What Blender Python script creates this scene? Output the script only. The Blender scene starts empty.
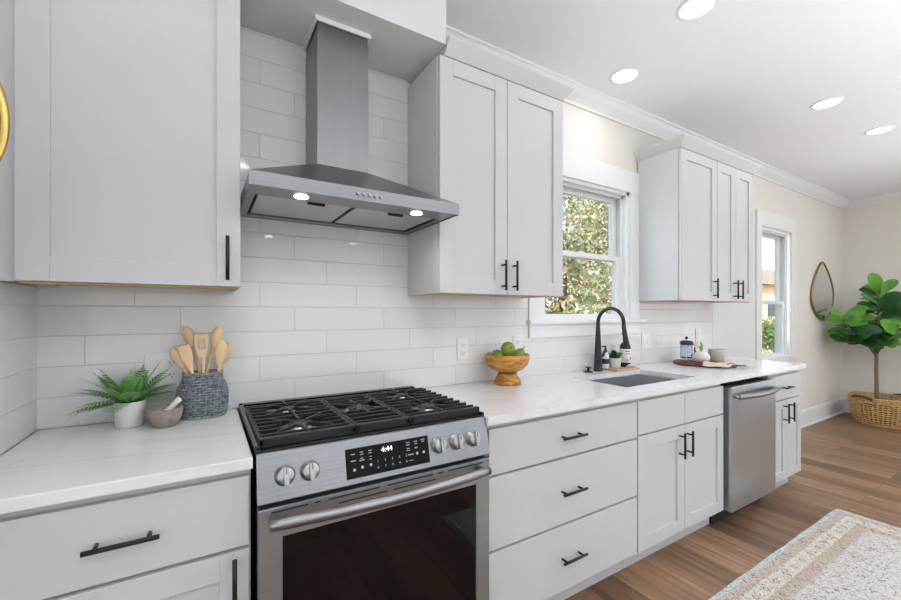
import bpy, bmesh, math, random
from mathutils import Vector, Matrix
PI = math.pi
S = bpy.context.scene
COL = S.collection
rnd = random.Random(7)

# ---------------------------------------------------------------- camera
cd = bpy.data.cameras.new('camera'); cam = bpy.data.objects.new('camera', cd); COL.objects.link(cam)
cd.sensor_width = 36; cd.lens = 401.92 / 901 * 36; cd.shift_y = 12.67 / 901; cd.clip_start = 0.02; cd.clip_end = 300
cam.location = (0, -1.8269, 1.2967); cam.rotation_euler = (PI / 2, 0, -0.5473)
S.camera = cam
# ---------------------------------------------------------------- world, sun, view
W = bpy.data.worlds.new('sky'); S.world = W; W.use_nodes = True
nt = W.node_tree; nt.nodes.clear()
sky = nt.nodes.new('ShaderNodeTexSky'); sky.sky_type = 'NISHITA'; sky.sun_disc = False
sky.sun_elevation = math.radians(48); sky.sun_rotation = math.radians(200); sky.air_density = 1.1; sky.dust_density = 1.6
bg = nt.nodes.new('ShaderNodeBackground'); bg.inputs['Strength'].default_value = 0.5
ow = nt.nodes.new('ShaderNodeOutputWorld')
nt.links.new(sky.outputs[0], bg.inputs[0]); nt.links.new(bg.outputs[0], ow.inputs[0])

def sun(name, direction, strength, angle):
    l = bpy.data.lights.new(name, 'SUN'); l.energy = strength; l.angle = math.radians(angle)
    l.color = (1, .97, .92)
    o = bpy.data.objects.new(name, l); COL.objects.link(o)
    o.rotation_euler = Vector(direction).to_track_quat('-Z', 'Y').to_euler(); o.location = (0, -8, 12)
sun('sun', (.35, .62, -1), 8, 2)

KL = 0.30
def area(name, loc, direction, sx, sy, power, color=(1, 1, 1), shape='RECTANGLE', spread=180):
    l = bpy.data.lights.new(name, 'AREA'); l.shape = shape; l.size = sx; l.size_y = sy; l.energy = power; l.color = color
    l.spread = math.radians(spread); l.energy = power * KL
    o = bpy.data.objects.new(name, l); COL.objects.link(o); o.location = loc
    o.rotation_euler = Vector(direction).to_track_quat('-Z', 'Y').to_euler()
    return o
# unseen daylight lamps added behind and beside the camera to fill the room
DC = (.93, .965, 1)
area('rear_daylight_fill', (-1.0, -4.42, 1.40), (0, 1, .35), 2.0, 2.1, 20, DC)
area('rear_daylight_fill', (1.7, -4.42, 1.40), (0, 1, .35), 2.4, 2.1, 13, DC)
area('rear_daylight_fill', (4.9, -4.42, 1.40), (0, 1, .35), 2.6, 2.1, 34, DC)
area('side_daylight_fill', (7.0, -2.9, 1.40), (-1, 0, .3), 2.4, 2.1, 40, DC)
area('left_daylight_fill', (-2.45, -2.6, 1.40), (1, 0, .3), 2.2, 2.1, 62, DC)
area('daylight_kitchen_window', (2.19, .02, 1.7), (0, -1, 0), .8, .8, 8, DC, spread=150)
area('daylight_kitchen_window', (5.11, .02, 1.55), (0, -1, 0), .7, 1.2, 14, DC, spread=150)
# added uplights without fixtures, for soft light bounced off the ceiling
for ux in (.2, 2.5, 4.8): area('ceiling_bounce_fill', (ux, -2.7, 1.3), (0, 0, 1), 1.6, .8, 118, DC, spread=150)

S.view_settings.view_transform = 'Standard'; S.view_settings.look = 'None'
S.view_settings.exposure = -0.05; S.view_settings.gamma = 1; S.view_settings.use_curve_mapping = False

# ================================================================ helpers
class MB:
    def __init__(s): s.bm = bmesh.new()
    def _fin(s, faces, mat, smooth):
        for f in faces: f.material_index = mat; f.smooth = smooth
    def box(s, x0, x1, y0, y1, z0, z1, bev=0, mat=0, M=None):
        vs = [s.bm.verts.new((x, y, z)) for x in (x0, x1) for y in (y0, y1) for z in (z0, z1)]
        idx = [(0, 1, 3, 2), (4, 6, 7, 5), (0, 4, 5, 1), (2, 3, 7, 6), (0, 2, 6, 4), (1, 5, 7, 3)]
        fs = [s.bm.faces.new([vs[i] for i in q]) for q in idx]
        s._fin(fs, mat, False)
        if M is not None:
            for v in vs: v.co = M @ v.co
        if bev > 0:
            es = list({e for f in fs for e in f.edges})
            r = bmesh.ops.bevel(s.bm, geom=es, offset=bev, segments=2, affect='EDGES', profile=.6)
            for f in r['faces']: f.material_index = mat
        return s
    def hexa(s, c8, mat=0):   # 4 bottom then 4 top corners, same winding
        v = [s.bm.verts.new(c) for c in c8]
        for q in ((3, 2, 1, 0), (4, 5, 6, 7), (0, 1, 5, 4), (1, 2, 6, 5), (2, 3, 7, 6), (3, 0, 4, 7)):
            f = s.bm.faces.new([v[i] for i in q]); f.material_index = mat
        return s
    def prism(s, pts, axis, a0, a1, mat=0, smooth=False):
        def mk(p, a):
            return {'x': (a, p[0], p[1]), 'y': (p[0], a, p[1]), 'z': (p[0], p[1], a)}[axis]
        A = [s.bm.verts.new(mk(p, a0)) for p in pts]; B = [s.bm.verts.new(mk(p, a1)) for p in pts]
        n = len(pts)
        fs = [s.bm.faces.new((A[i], A[(i + 1) % n], B[(i + 1) % n], B[i])) for i in range(n)]
        s._fin(fs, mat, smooth)
        s._fin([s.bm.faces.new(A[::-1]), s.bm.faces.new(B)], mat, False)
        return s
    def rings(s, rings, mat=0, smooth=True, cap=True, closed=False):
        R = [[s.bm.verts.new(p) for p in r] for r in rings]; n = len(R[0]); fs = []
        m = len(R)
        for i in range(m if closed else m - 1):
            a, b = R[i], R[(i + 1) % m]
            for j in range(n): fs.append(s.bm.faces.new((a[j], a[(j + 1) % n], b[(j + 1) % n], b[j])))
        s._fin(fs, mat, smooth)
        if cap and not closed:
            s._fin([s.bm.faces.new(R[0][::-1]), s.bm.faces.new(R[-1])], mat, False)
        return s
    def tube(s, pts, r, seg=8, mat=0, closed=False, flat=1.0, smooth=True):
        pts = [Vector(p) for p in pts]; n = len(pts)
        rr = r if isinstance(r, (list, tuple)) else [r] * n
        t0 = (pts[1] - pts[0]).normalized()
        up = Vector((0, 0, 1)) if abs(t0.z) < .9 else Vector((1, 0, 0))
        nrm = t0.cross(up).normalized(); out = []
        for i, p in enumerate(pts):
            if closed: t = pts[(i + 1) % n] - pts[i - 1]
            else: t = pts[min(i + 1, n - 1)] - pts[max(i - 1, 0)]
            t.normalize(); nrm = (nrm - t * nrm.dot(t)).normalized(); b = t.cross(nrm)
            out.append([p + (nrm * math.cos(a) + b * math.sin(a) * flat) * rr[i] for a in [2 * PI * k / seg for k in range(seg)]])
        return s.rings(out, mat, smooth, True, closed)
    def cyl(s, p0, p1, r, seg=16, mat=0, r1=None):
        return s.tube([p0, p1], [r, r if r1 is None else r1], seg, mat)
    def lathe(s, prof, c=(0, 0, 0), seg=32, mat=0, sx=1, sy=1, M=None, cap=True, power=1.0):
        out = []
        for r, z in prof:
            ring = []
            for k in range(seg):
                a = 2 * PI * k / seg; ca, sa = math.cos(a), math.sin(a)
                if power != 1:
                    ca = math.copysign(abs(ca) ** power, ca); sa = math.copysign(abs(sa) ** power, sa)
                v = Vector((r * ca * sx, r * sa * sy, z))
                if M is not None: v = M @ v
                ring.append(v + Vector(c))
            out.append(ring)
        return s.rings(out, mat, True, cap)
    def sphere(s, c, r, seg=16, rg=10, mat=0, sc=(1, 1, 1), M=None, fn=None):
        prof = [(max(1e-4, math.sin(PI * i / rg)) * r, -math.cos(PI * i / rg) * r) for i in range(rg + 1)]
        out = []
        for q, z in prof:
            ring = []
            for k in range(seg):
                a = 2 * PI * k / seg; v = Vector((q * math.cos(a) * sc[0], q * math.sin(a) * sc[1], z * sc[2]))
                if fn: v = fn(v)
                if M is not None: v = M @ v
                ring.append(v + Vector(c))
            out.append(ring)
        return s.rings(out, mat, True, True)
    def face(s, pts, mat=0, smooth=False):
        f = s.bm.faces.new([s.bm.verts.new(p) for p in pts]); f.material_index = mat; f.smooth = smooth
        return s
    def grid(s, rows, mat=0, smooth=True):
        R = [[s.bm.verts.new(p) for p in r] for r in rows]
        for i in range(len(R) - 1):
            for j in range(len(R[0]) - 1):
                f = s.bm.faces.new((R[i][j], R[i][j + 1], R[i + 1][j + 1], R[i + 1][j])); f.material_index = mat; f.smooth = smooth
        return s

WL = {}
def wloc(o): return WL.get(o.name, Vector((0, 0, 0))) if o else None
def tag(o, label=None, cat=None, group=None, kind=None):
    if label: o['label'] = label
    if cat: o['category'] = cat
    if group: o['group'] = group
    if kind: o['kind'] = kind
    return o
def thing(name, loc, label=None, cat=None, group=None, kind=None):
    o = bpy.data.objects.new(name, None); COL.objects.link(o); o.location = loc; o.empty_display_size = .1
    WL[o.name] = Vector(loc)
    return tag(o, label, cat, group, kind)
def obj(name, mb, mats, parent=None, fix=True, label=None):
    """link the shape as ONE mesh object; verts are given in world space"""
    if not isinstance(mats, (list, tuple)): mats = [mats]
    if fix: bmesh.ops.recalc_face_normals(mb.bm, faces=mb.bm.faces[:])
    me = bpy.data.meshes.new(name)
    if parent is not None: L = wloc(parent)
    else:
        xs = [v.co.x for v in mb.bm.verts]; ys = [v.co.y for v in mb.bm.verts]; zs = [v.co.z for v in mb.bm.verts]
        L = Vector(((min(xs) + max(xs)) / 2, (min(ys) + max(ys)) / 2, min(zs)))
    for v in mb.bm.verts: v.co -= L
    mb.bm.to_mesh(me); mb.bm.free()
    for m in mats: me.materials.append(m)
    o = bpy.data.objects.new(name, me); COL.objects.link(o)
    if parent is not None: o.parent = parent
    else: o.location = L
    WL[o.name] = L
    if label: o['label'] = label
    return o
def children(o): return [c for c in COL.objects if c.parent == o]
def copy_tree(o, parent=None):
    kids = children(o)
    c = o.copy(); COL.objects.link(c)
    if parent is not None: c.parent = parent
    for k in kids: copy_tree(k, c)
    return c

# ---------------------------------------------------------------- materials
def mat(name):
    m = bpy.data.materials.new(name); m.use_nodes = True
    return m, m.node_tree.nodes, m.node_tree.links, m.node_tree.nodes['Principled BSDF']
def srgb(r, g, b):
    f = lambda c: ((c / 255 + .055) / 1.055) ** 2.4 if c > 10 else c / 255 / 12.92
    return (f(r), f(g), f(b), 1)
def plain(name, col, rough=.5, metal=0, spec=.5, noise=0, nscale=20, bump=0, bscale=200, emit=0, coat=0, sub=0):
    m, N, L, P = mat(name)
    c = col if len(col) == 4 else (*col, 1)
    P.inputs['Base Color'].default_value = c; P.inputs['Roughness'].default_value = rough
    P.inputs['Metallic'].default_value = metal; P.inputs['Specular IOR Level'].default_value = spec
    P.inputs['Coat Weight'].default_value = coat
    tc = N.new('ShaderNodeTexCoord')
    n = N.new('ShaderNodeTexNoise'); n.inputs['Scale'].default_value = nscale; n.inputs['Detail'].default_value = 4
    L.new(tc.outputs['Object'], n.inputs['Vector'])
    mx = N.new('ShaderNodeMix'); mx.data_type = 'RGBA'
    k = noise if noise else .02
    mx.inputs[6].default_value = (c[0] * (1 - k), c[1] * (1 - k), c[2] * (1 - k), 1)
    mx.inputs[7].default_value = (min(1, c[0] * (1 + k)), min(1, c[1] * (1 + k)), min(1, c[2] * (1 + k)), 1)
    L.new(n.outputs[0], mx.inputs[0]); L.new(mx.outputs[2], P.inputs['Base Color'])
    if bump:
        n2 = N.new('ShaderNodeTexNoise'); n2.inputs['Scale'].default_value = bscale; L.new(tc.outputs['Object'], n2.inputs['Vector'])
        b = N.new('ShaderNodeBump'); b.inputs['Strength'].default_value = bump; b.inputs['Distance'].default_value = .002
        L.new(n2.outputs[0], b.inputs['Height']); L.new(b.outputs[0], P.inputs['Normal'])
    if emit:
        P.inputs['Emission Color'].default_value = c; P.inputs['Emission Strength'].default_value = emit
    return m
def math_node(N, L, op, a, b=None, c=None):
    n = N.new('ShaderNodeMath'); n.operation = op
    for i, v in enumerate((a, b, c)):
        if v is None: continue
        if isinstance(v, (int, float)): n.inputs[i].default_value = v
        else: L.new(v, n.inputs[i])
    return n.outputs[0]
def ramp(N, L, fac, stops, interp='LINEAR'):
    r = N.new('ShaderNodeValToRGB'); r.color_ramp.interpolation = interp
    e = r.color_ramp.elements
    while len(e) < len(stops): e.new(.5)
    for k, (p, c) in zip(e, stops): k.position = p; k.color = c if len(c) == 4 else (*c, 1)
    L.new(fac, r.inputs[0]); return r.outputs[0]

M_cab = plain('cabinet_paint', (.62, .62, .625), .38, spec=.4)
M_trim = plain('trim_paint', (.86, .86, .86), .35)
M_wall = plain('wall_paint', srgb(233, 229, 221), .7, bump=.05, bscale=300)
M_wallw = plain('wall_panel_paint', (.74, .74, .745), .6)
M_ceil = plain('ceiling_paint', (.90, .90, .905), .8, bump=.05, bscale=250)
M_black = plain('black_metal', (.012, .012, .013), .38, metal=.3)
M_matte = plain('matte_black', (.02, .02, .022), .45)
M_iron = plain('cast_iron', (.010, .010, .0105), .42, bump=.3, bscale=600)
M_enamel = plain('black_enamel', (.012, .012, .013), .15)
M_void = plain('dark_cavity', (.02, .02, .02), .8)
M_ply = plain('maple_ply', srgb(205, 170, 120), .55, noise=.12, nscale=14)
M_chrome = plain('polished_metal', (.8, .8, .8), .12, metal=1)
M_alu = plain('burner_aluminium', (.85, .85, .85), .3, metal=1)
M_plastic = plain('white_plastic', (.85, .85, .85), .3)
M_slot = plain('slot_dark', (.03, .03, .03), .6)
M_brass = plain('brass', (.78, .52, .16), .22, metal=1)
M_mirror = plain('mirror_glass', (.9, .9, .9), .01, metal=1)
M_mframe = plain('bronze_frame', (.30, .22, .12), .35, metal=.8)
M_ceram = plain('white_ceramic', (.80, .79, .77), .35, noise=.03)
M_lamp = plain('lamp_diffuser', (1, .99, .97), .5, emit=4)
M_led = plain('hood_lamp_lens', (1, 1, 1), .5, emit=14)
M_text = plain('panel_print', (.8, .8, .82), .5, emit=.5)
M_digit = plain('display_digits', (.9, .95, 1), .5, emit=1.6)
M_green = plain('fern_green', srgb(98, 158, 86), .5, noise=.35, nscale=40)
M_fig = plain('dark_fig_leaf', srgb(46, 92, 44), .38, noise=.35, nscale=9, spec=.5)
M_fig2 = plain('young_fig_leaf', srgb(112, 176, 66), .4, noise=.25, nscale=9)
M_bark = plain('bark', srgb(125, 112, 96), .8, noise=.3, nscale=40, bump=.6, bscale=90)
M_twig = plain('brown_twig', srgb(112, 84, 52), .8)
M_soil = plain('soil', srgb(60, 48, 38), .95, noise=.4, nscale=60)
M_olive = plain('wooden_spoon_wood', srgb(238, 206, 164), .5, noise=.10, nscale=20)
M_fruit = plain('green_apple_skin', srgb(132, 152, 52), .3, noise=.3, nscale=22)
M_pear = plain('deep_green_skin', srgb(92, 142, 42), .3, noise=.3, nscale=22)
M_stone = plain('speckled_stone', srgb(150, 140, 133), .75, noise=.55, nscale=75, bump=.5, bscale=150)
M_cloth = plain('linen', srgb(212, 200, 194), .9, noise=.1, nscale=50, bump=.5, bscale=300)
M_fringe = plain('dark_stripe', srgb(52, 52, 56), .9)
M_amber = plain('amber_bottle', srgb(74, 38, 24), .12, noise=.2)
M_label = plain('paper_label', (.80, .79, .80), .6, noise=.05)
M_ink = plain('label_ink', (.10, .10, .12), .6)
M_blue = plain('dark_blue_label', srgb(40, 46, 78), .5)
M_board = plain('reddish_board', srgb(122, 62, 42), .42, noise=.3, nscale=16)
M_slab = plain('pale_wood_slab', srgb(202, 170, 138), .6, noise=.25, nscale=20)
M_beige = plain('grey_beige_ceramic', srgb(190, 187, 178), .6)
M_petal = plain('cream_petal', srgb(222, 202, 170), .6)
M_leather = plain('brown_leather', srgb(120, 62, 28), .55, noise=.2)
M_grass = plain('lawn', srgb(112, 132, 70), .9, noise=.4, nscale=3)
M_peach = plain('peach_siding', srgb(226, 176, 148), .8)
M_roof = plain('roof_shingle', srgb(150, 140, 132), .9, noise=.2, nscale=8)
M_fol = [plain('foliage_olive', srgb(160, 166, 120), .7, noise=.35, nscale=4), plain('foliage_pale', srgb(222, 220, 196), .7, noise=.25, nscale=4),
         plain('foliage_deep', srgb(108, 140, 74), .7, noise=.35, nscale=4), plain('foliage_dry', srgb(178, 152, 120), .8, noise=.3, nscale=4)]

def translucent(m, k=.35):
    N, L = m.node_tree.nodes, m.node_tree.links; P = N['Principled BSDF']; o = [n for n in N if n.type == 'OUTPUT_MATERIAL'][0]
    t = N.new('ShaderNodeBsdfTranslucent'); mx = N.new('ShaderNodeMixShader'); mx.inputs[0].default_value = k
    L.new(P.inputs['Base Color'].links[0].from_socket, t.inputs[0]); L.new(P.outputs[0], mx.inputs[1]); L.new(t.outputs[0], mx.inputs[2]); L.new(mx.outputs[0], o.inputs[0])
for m_ in M_fol: translucent(m_, .45)
for m_ in (M_green, M_fig2, M_fig): translucent(m_, .25)

def steel(name, base=.52, rough=.27, axis='x', bstr=.06, tint=1.0):
    m, N, L, P = mat(name)
    P.inputs['Metallic'].default_value = 1
    tc = N.new('ShaderNodeTexCoord'); mp = N.new('ShaderNodeMapping')
    mp.inputs['Scale'].default_value = {'x': (2, 260, 260), 'z': (260, 260, 2), 'y': (260, 2, 260)}[axis]
    L.new(tc.outputs['Object'], mp.inputs['Vector'])
    n = N.new('ShaderNodeTexNoise'); n.inputs['Scale'].default_value = 1; n.inputs['Detail'].default_value = 3
    L.new(mp.outputs[0], n.inputs['Vector'])
    c = ramp(N, L, n.outputs[0], [(.3, (base * .93 * tint, base * .95, base * .98)), (.7, (base * 1.04 * tint, base * 1.06, base * 1.09))])
    L.new(c, P.inputs['Base Color'])
    P.inputs['Roughness'].default_value = rough
    b = N.new('ShaderNodeBump'); b.inputs['Strength'].default_value = bstr; b.inputs['Distance'].default_value = .001
    L.new(n.outputs[0], b.inputs['Height']); L.new(b.outputs[0], P.inputs['Normal'])
    return m
M_steel = steel('brushed_steel', .33, .3, 'x', .03)
M_steelv = steel('brushed_steel_vertical', .56, .3, 'z', .015, .93)
M_steelr = steel('oven_door_steel', .46, .42, 'x', .02, .92)
M_hood = steel('hood_steel', .27, .3, 'x', .03)
M_hoodv = steel('chimney_steel', .26, .33, 'z', .01)
M_steeld = steel('darker_steel', .34, .32)
M_sink = steel('sink_steel', .62, .38, 'y')
M_mesh = plain('filter_mesh', (.62, .62, .62), .45, metal=.7, noise=.1, nscale=300, bump=.4, bscale=500)

def tile_mat():
    m, N, L, P = mat('white_subway_tile')
    g = N.new('ShaderNodeNewGeometry'); sp = N.new('ShaderNodeSeparateXYZ'); L.new(g.outputs['Position'], sp.inputs[0])
    mt = lambda op, a, b=None, c=None: math_node(N, L, op, a, b, c)
    u = mt('ADD', sp.outputs['X'], mt('MULTIPLY', sp.outputs['Y'], -1.0))
    row = mt('DIVIDE', mt('SUBTRACT', sp.outputs['Z'], .914), .1016)
    rf = mt('FLOOR', row); fr = mt('FRACT', row)
    sh = mt('MULTIPLY', mt('MODULO', mt('SUBTRACT', 40.0, rf), 3.0), .1355)
    uu = mt('DIVIDE', mt('ADD', mt('SUBTRACT', mt('SUBTRACT', u, .2), sh), 8.128), .4064)
    fu = mt('FRACT', uu); iu = mt('FLOOR', uu)
    dz = mt('MULTIPLY', mt('MINIMUM', fr, mt('SUBTRACT', 1.0, fr)), .1016)
    du = mt('MULTIPLY', mt('MINIMUM', fu, mt('SUBTRACT', 1.0, fu)), .4064)
    d = mt('MINIMUM', dz, du)
    mask = N.new('ShaderNodeMapRange'); mask.inputs['From Min'].default_value = .0007; mask.inputs['From Max'].default_value = .0022
    mask.interpolation_type = 'SMOOTHSTEP'; L.new(d, mask.inputs['Value'])
    wn = N.new('ShaderNodeTexWhiteNoise'); wn.noise_dimensions = '2D'
    cb = N.new('ShaderNodeCombineXYZ'); L.new(iu, cb.inputs[0]); L.new(rf, cb.inputs[1]); L.new(cb.outputs[0], wn.inputs['Vector'])
    tcol = ramp(N, L, wn.outputs['Value'], [(0, (.76, .76, .765)), (1, (.80, .80, .80))])
    mx = N.new('ShaderNodeMix'); mx.data_type = 'RGBA'; L.new(mask.outputs[0], mx.inputs[0])
    mx.inputs[6].default_value = (.56, .56, .56, 1); L.new(tcol, mx.inputs[7]); L.new(mx.outputs[2], P.inputs['Base Color'])
    rr = mt('SUBTRACT', .75, mt('MULTIPLY', mask.outputs[0], .69)); L.new(rr, P.inputs['Roughness'])
    n = N.new('ShaderNodeTexNoise'); n.inputs['Scale'].default_value = 9; L.new(g.outputs['Position'], n.inputs['Vector'])
    h = mt('ADD', mask.outputs[0], mt('MULTIPLY', n.outputs[0], .12))
    b = N.new('ShaderNodeBump'); b.inputs['Strength'].default_value = .5; b.inputs['Distance'].default_value = .0015
    L.new(h, b.inputs['Height']); L.new(b.outputs[0], P.inputs['Normal'])
    return m
M_tile = tile_mat()

def quartz_mat():
    m, N, L, P = mat('white_quartz')
    g = N.new('ShaderNodeNewGeometry')
    n = N.new('ShaderNodeTexNoise'); n.inputs['Scale'].default_value = 1.6; n.inputs['Detail'].default_value = 5; n.inputs['Distortion'].default_value = 1.4
    mp = N.new('ShaderNodeMapping'); mp.inputs['Rotation'].default_value = (0, 0, .6); mp.inputs['Scale'].default_value = (1, 2.2, 1)
    mp.inputs['Location'].default_value = (.3, .2, 0)
    L.new(g.outputs['Position'], mp.inputs['Vector']); L.new(mp.outputs[0], n.inputs['Vector'])
    a = math_node(N, L, 'ABSOLUTE', math_node(N, L, 'SUBTRACT', n.outputs[0], .5))
    c = ramp(N, L, a, [(0, (.765, .763, .76)), (.02, (.80, .80, .798)), (.045, (.83, .83, .83)), (1, (.84, .84, .84))])
    L.new(c, P.inputs['Base Color']); P.inputs['Roughness'].default_value = .16
    return m
M_quartz = quartz_mat()

def floor_mat():
    m, N, L, P = mat('wood_plank_floor')
    g = N.new('ShaderNodeNewGeometry'); sp = N.new('ShaderNodeSeparateXYZ'); L.new(g.outputs['Position'], sp.inputs[0])
    cb = N.new('ShaderNodeCombineXYZ'); L.new(math_node(N, L, 'ADD', sp.outputs['Y'], 20), cb.inputs[0]); L.new(math_node(N, L, 'ADD', sp.outputs['X'], 20), cb.inputs[1])
    def brick(c1, c2, mo):
        br = N.new('ShaderNodeTexBrick'); br.offset = .37; br.offset_frequency = 2; L.new(cb.outputs[0], br.inputs['Vector'])
        br.inputs['Scale'].default_value = 1; br.inputs['Brick Width'].default_value = 1.22; br.inputs['Row Height'].default_value = .178
        br.inputs['Mortar Size'].default_value = .0012; br.inputs['Mortar Smooth'].default_value = .3; br.inputs['Bias'].default_value = 0
        br.inputs['Color1'].default_value = c1; br.inputs['Color2'].default_value = c2; br.inputs['Mortar'].default_value = mo
        return br
    br = brick(srgb(120, 91, 70), srgb(166, 131, 103), srgb(74, 54, 42))
    id_ = brick((0, 0, 0, 1), (1, 1, 1, 1), (.5, .5, .5, 1))
    off = N.new('ShaderNodeVectorMath'); off.operation = 'MULTIPLY_ADD'; L.new(id_.outputs[0], off.inputs[0])
    off.inputs[1].default_value = (7.3, 3.1, 0); L.new(g.outputs['Position'], off.inputs[2])
    def grain(sc, det, lo, hi, a, b):
        mp = N.new('ShaderNodeMapping'); mp.inputs['Scale'].default_value = sc; L.new(off.outputs[0], mp.inputs['Vector'])
        n = N.new('ShaderNodeTexNoise'); n.inputs['Scale'].default_value = 1; n.inputs['Detail'].default_value = det; n.inputs['Distortion'].default_value = .4
        L.new(mp.outputs[0], n.inputs['Vector'])
        return ramp(N, L, n.outputs[0], [(lo, (a,) * 3), (hi, (b,) * 3)])
    g1 = grain((26, 1.3, 1), 6, .32, .68, .62, 1.22); g2 = grain((90, 3, 1), 4, .3, .7, .86, 1.1)
    mx = N.new('ShaderNodeMix'); mx.data_type = 'RGBA'; mx.blend_type = 'MULTIPLY'; mx.inputs[0].default_value = 1; mx.clamp_result = False
    L.new(br.outputs[0], mx.inputs[6]); L.new(g1, mx.inputs[7])
    mx2 = N.new('ShaderNodeMix'); mx2.data_type = 'RGBA'; mx2.blend_type = 'MULTIPLY'; mx2.inputs[0].default_value = 1
    L.new(mx.outputs[2], mx2.inputs[6]); L.new(g2, mx2.inputs[7]); L.new(mx2.outputs[2], P.inputs['Base Color'])
    P.inputs['Roughness'].default_value = .42; P.inputs['Specular IOR Level'].default_value = .4
    return m
M_floor = floor_mat()

def rug_mat(hx, hy):
    m, N, L, P = mat('rug_weave'); mt = lambda op, a, b=None, c=None: math_node(N, L, op, a, b, c)
    tc = N.new('ShaderNodeTexCoord'); sp = N.new('ShaderNodeSeparateXYZ'); L.new(tc.outputs['Object'], sp.inputs[0])
    ax = mt('SUBTRACT', hx, mt('ABSOLUTE', sp.outputs['X'])); ay = mt('SUBTRACT', hy, mt('ABSOLUTE', sp.outputs['Y']))
    d = mt('MINIMUM', ax, ay)
    n0 = N.new('ShaderNodeTexNoise'); n0.inputs['Scale'].default_value = 70; L.new(tc.outputs['Object'], n0.inputs['Vector'])
    dd = mt('ADD', d, mt('MULTIPLY', mt('SUBTRACT', n0.outputs[0], .5), .010))
    base = ramp(N, L, mt('MULTIPLY', dd, 3.0), [(0, srgb(208, 220, 226)), (.055, srgb(208, 220, 226)), (.07, srgb(212, 202, 192)), (.20, srgb(206, 194, 182)),
            (.215, srgb(228, 222, 213)), (.40, srgb(228, 223, 214)), (.42, srgb(202, 188, 175)), (.56, srgb(206, 194, 182)), (.60, srgb(220, 217, 214)), (1, srgb(222, 220, 218))])
    n1 = N.new('ShaderNodeTexNoise'); n1.inputs['Scale'].default_value = 52; n1.inputs['Detail'].default_value = 5; n1.inputs['Distortion'].default_value = 2.2
    L.new(tc.outputs['Object'], n1.inputs['Vector'])
    mo = ramp(N, L, n1.outputs[0], [(.36, srgb(160, 148, 142)), (.455, srgb(232, 228, 224)), (.58, srgb(255, 255, 255)), (.68, srgb(222, 214, 208))])
    mx = N.new('ShaderNodeMix'); mx.data_type = 'RGBA'; mx.blend_type = 'MULTIPLY'; mx.inputs[0].default_value = 1
    L.new(base, mx.inputs[6]); L.new(mo, mx.inputs[7])
    # row of small dark curls inside the pale border band
    side = mt('LESS_THAN', ax, ay)
    s = mt('ADD', mt('MULTIPLY', sp.outputs['X'], mt('SUBTRACT', 1.0, side)), mt('MULTIPLY', sp.outputs['Y'], side))
    k = mt('MULTIPLY', mt('SUBTRACT', mt('FRACT', mt('DIVIDE', mt('ADD', s, 10.0), .105)), .5), .105)
    e = mt('SUBTRACT', d, .105)
    r = mt('SQRT', mt('ADD', mt('MULTIPLY', k, k), mt('MULTIPLY', e, e)))
    ring = mt('LESS_THAN', mt('ABSOLUTE', mt('SUBTRACT', r, .011)), .0032)
    dark = mt('MULTIPLY', mt('MULTIPLY', ring, mt('GREATER_THAN', n1.outputs[0], .47)), .75)
    mx2 = N.new('ShaderNodeMix'); mx2.data_type = 'RGBA'; L.new(dark, mx2.inputs[0]); L.new(mx.outputs[2], mx2.inputs[6]); mx2.inputs[7].default_value = srgb(78, 76, 76)
    L.new(mx2.outputs[2], P.inputs['Base Color']); P.inputs['Roughness'].default_value = .95
    b = N.new('ShaderNodeBump'); b.inputs['Strength'].default_value = .4; b.inputs['Distance'].default_value = .003; L.new(n1.outputs[0], b.inputs['Height']); L.new(b.outputs[0], P.inputs['Normal'])
    return m

def wood_grain(name, c1, c2, scale=(14, 14, 3), rough=.4, dist=1.5):
    m, N, L, P = mat(name); tc = N.new('ShaderNodeTexCoord'); mp = N.new('ShaderNodeMapping'); mp.inputs['Scale'].default_value = scale
    L.new(tc.outputs['Object'], mp.inputs['Vector'])
    n = N.new('ShaderNodeTexNoise'); n.inputs['Scale'].default_value = 1; n.inputs['Detail'].default_value = 5; n.inputs['Distortion'].default_value = dist
    L.new(mp.outputs[0], n.inputs['Vector'])
    L.new(ramp(N, L, n.outputs[0], [(.38, c1), (.62, c2)]), P.inputs['Base Color']); P.inputs['Roughness'].default_value = rough
    return m
M_bowl = wood_grain('acacia_bowl_wood', srgb(158, 96, 30), srgb(214, 156, 72), (10, 10, 40), .38)
M_wick = wood_grain('seagrass', srgb(176, 132, 72), srgb(236, 202, 142), (40, 40, 60), .7)
M_greyw = wood_grain('grey_willow', srgb(98, 108, 114), srgb(160, 168, 172), (50, 50, 90), .65)

def glass_mat(name, tint=(1, 1, 1), gl=.06, rough=0.0):
    m = bpy.data.materials.new(name); m.use_nodes = True; N = m.node_tree.nodes; L = m.node_tree.links; N.clear()
    t = N.new('ShaderNodeBsdfTransparent'); t.inputs[0].default_value = (*tint, 1)
    g = N.new('ShaderNodeBsdfGlossy'); g.inputs['Roughness'].default_value = rough
    fr = N.new('ShaderNodeLayerWeight'); fr.inputs[0].default_value = .5
    f2 = math_node(N, L, 'MULTIPLY_ADD', math_node(N, L, 'POWER', fr.outputs['Facing'], 4.0), .5, gl)
    mx = N.new('ShaderNodeMixShader'); o = N.new('ShaderNodeOutputMaterial')
    L.new(f2, mx.inputs[0]); L.new(t.outputs[0], mx.inputs[1]); L.new(g.outputs[0], mx.inputs[2]); L.new(mx.outputs[0], o.inputs[0])
    return m
M_glass = glass_mat('window_glass', (1, 1, 1), .012)
M_oglass = glass_mat('oven_glass', (.34, .34, .34), .045, .01)
M_jar = glass_mat('clear_jar_glass', (.9, .93, .97), .06)
M_amberg = glass_mat('amber_glass', (.55, .28, .10), .08)

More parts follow.
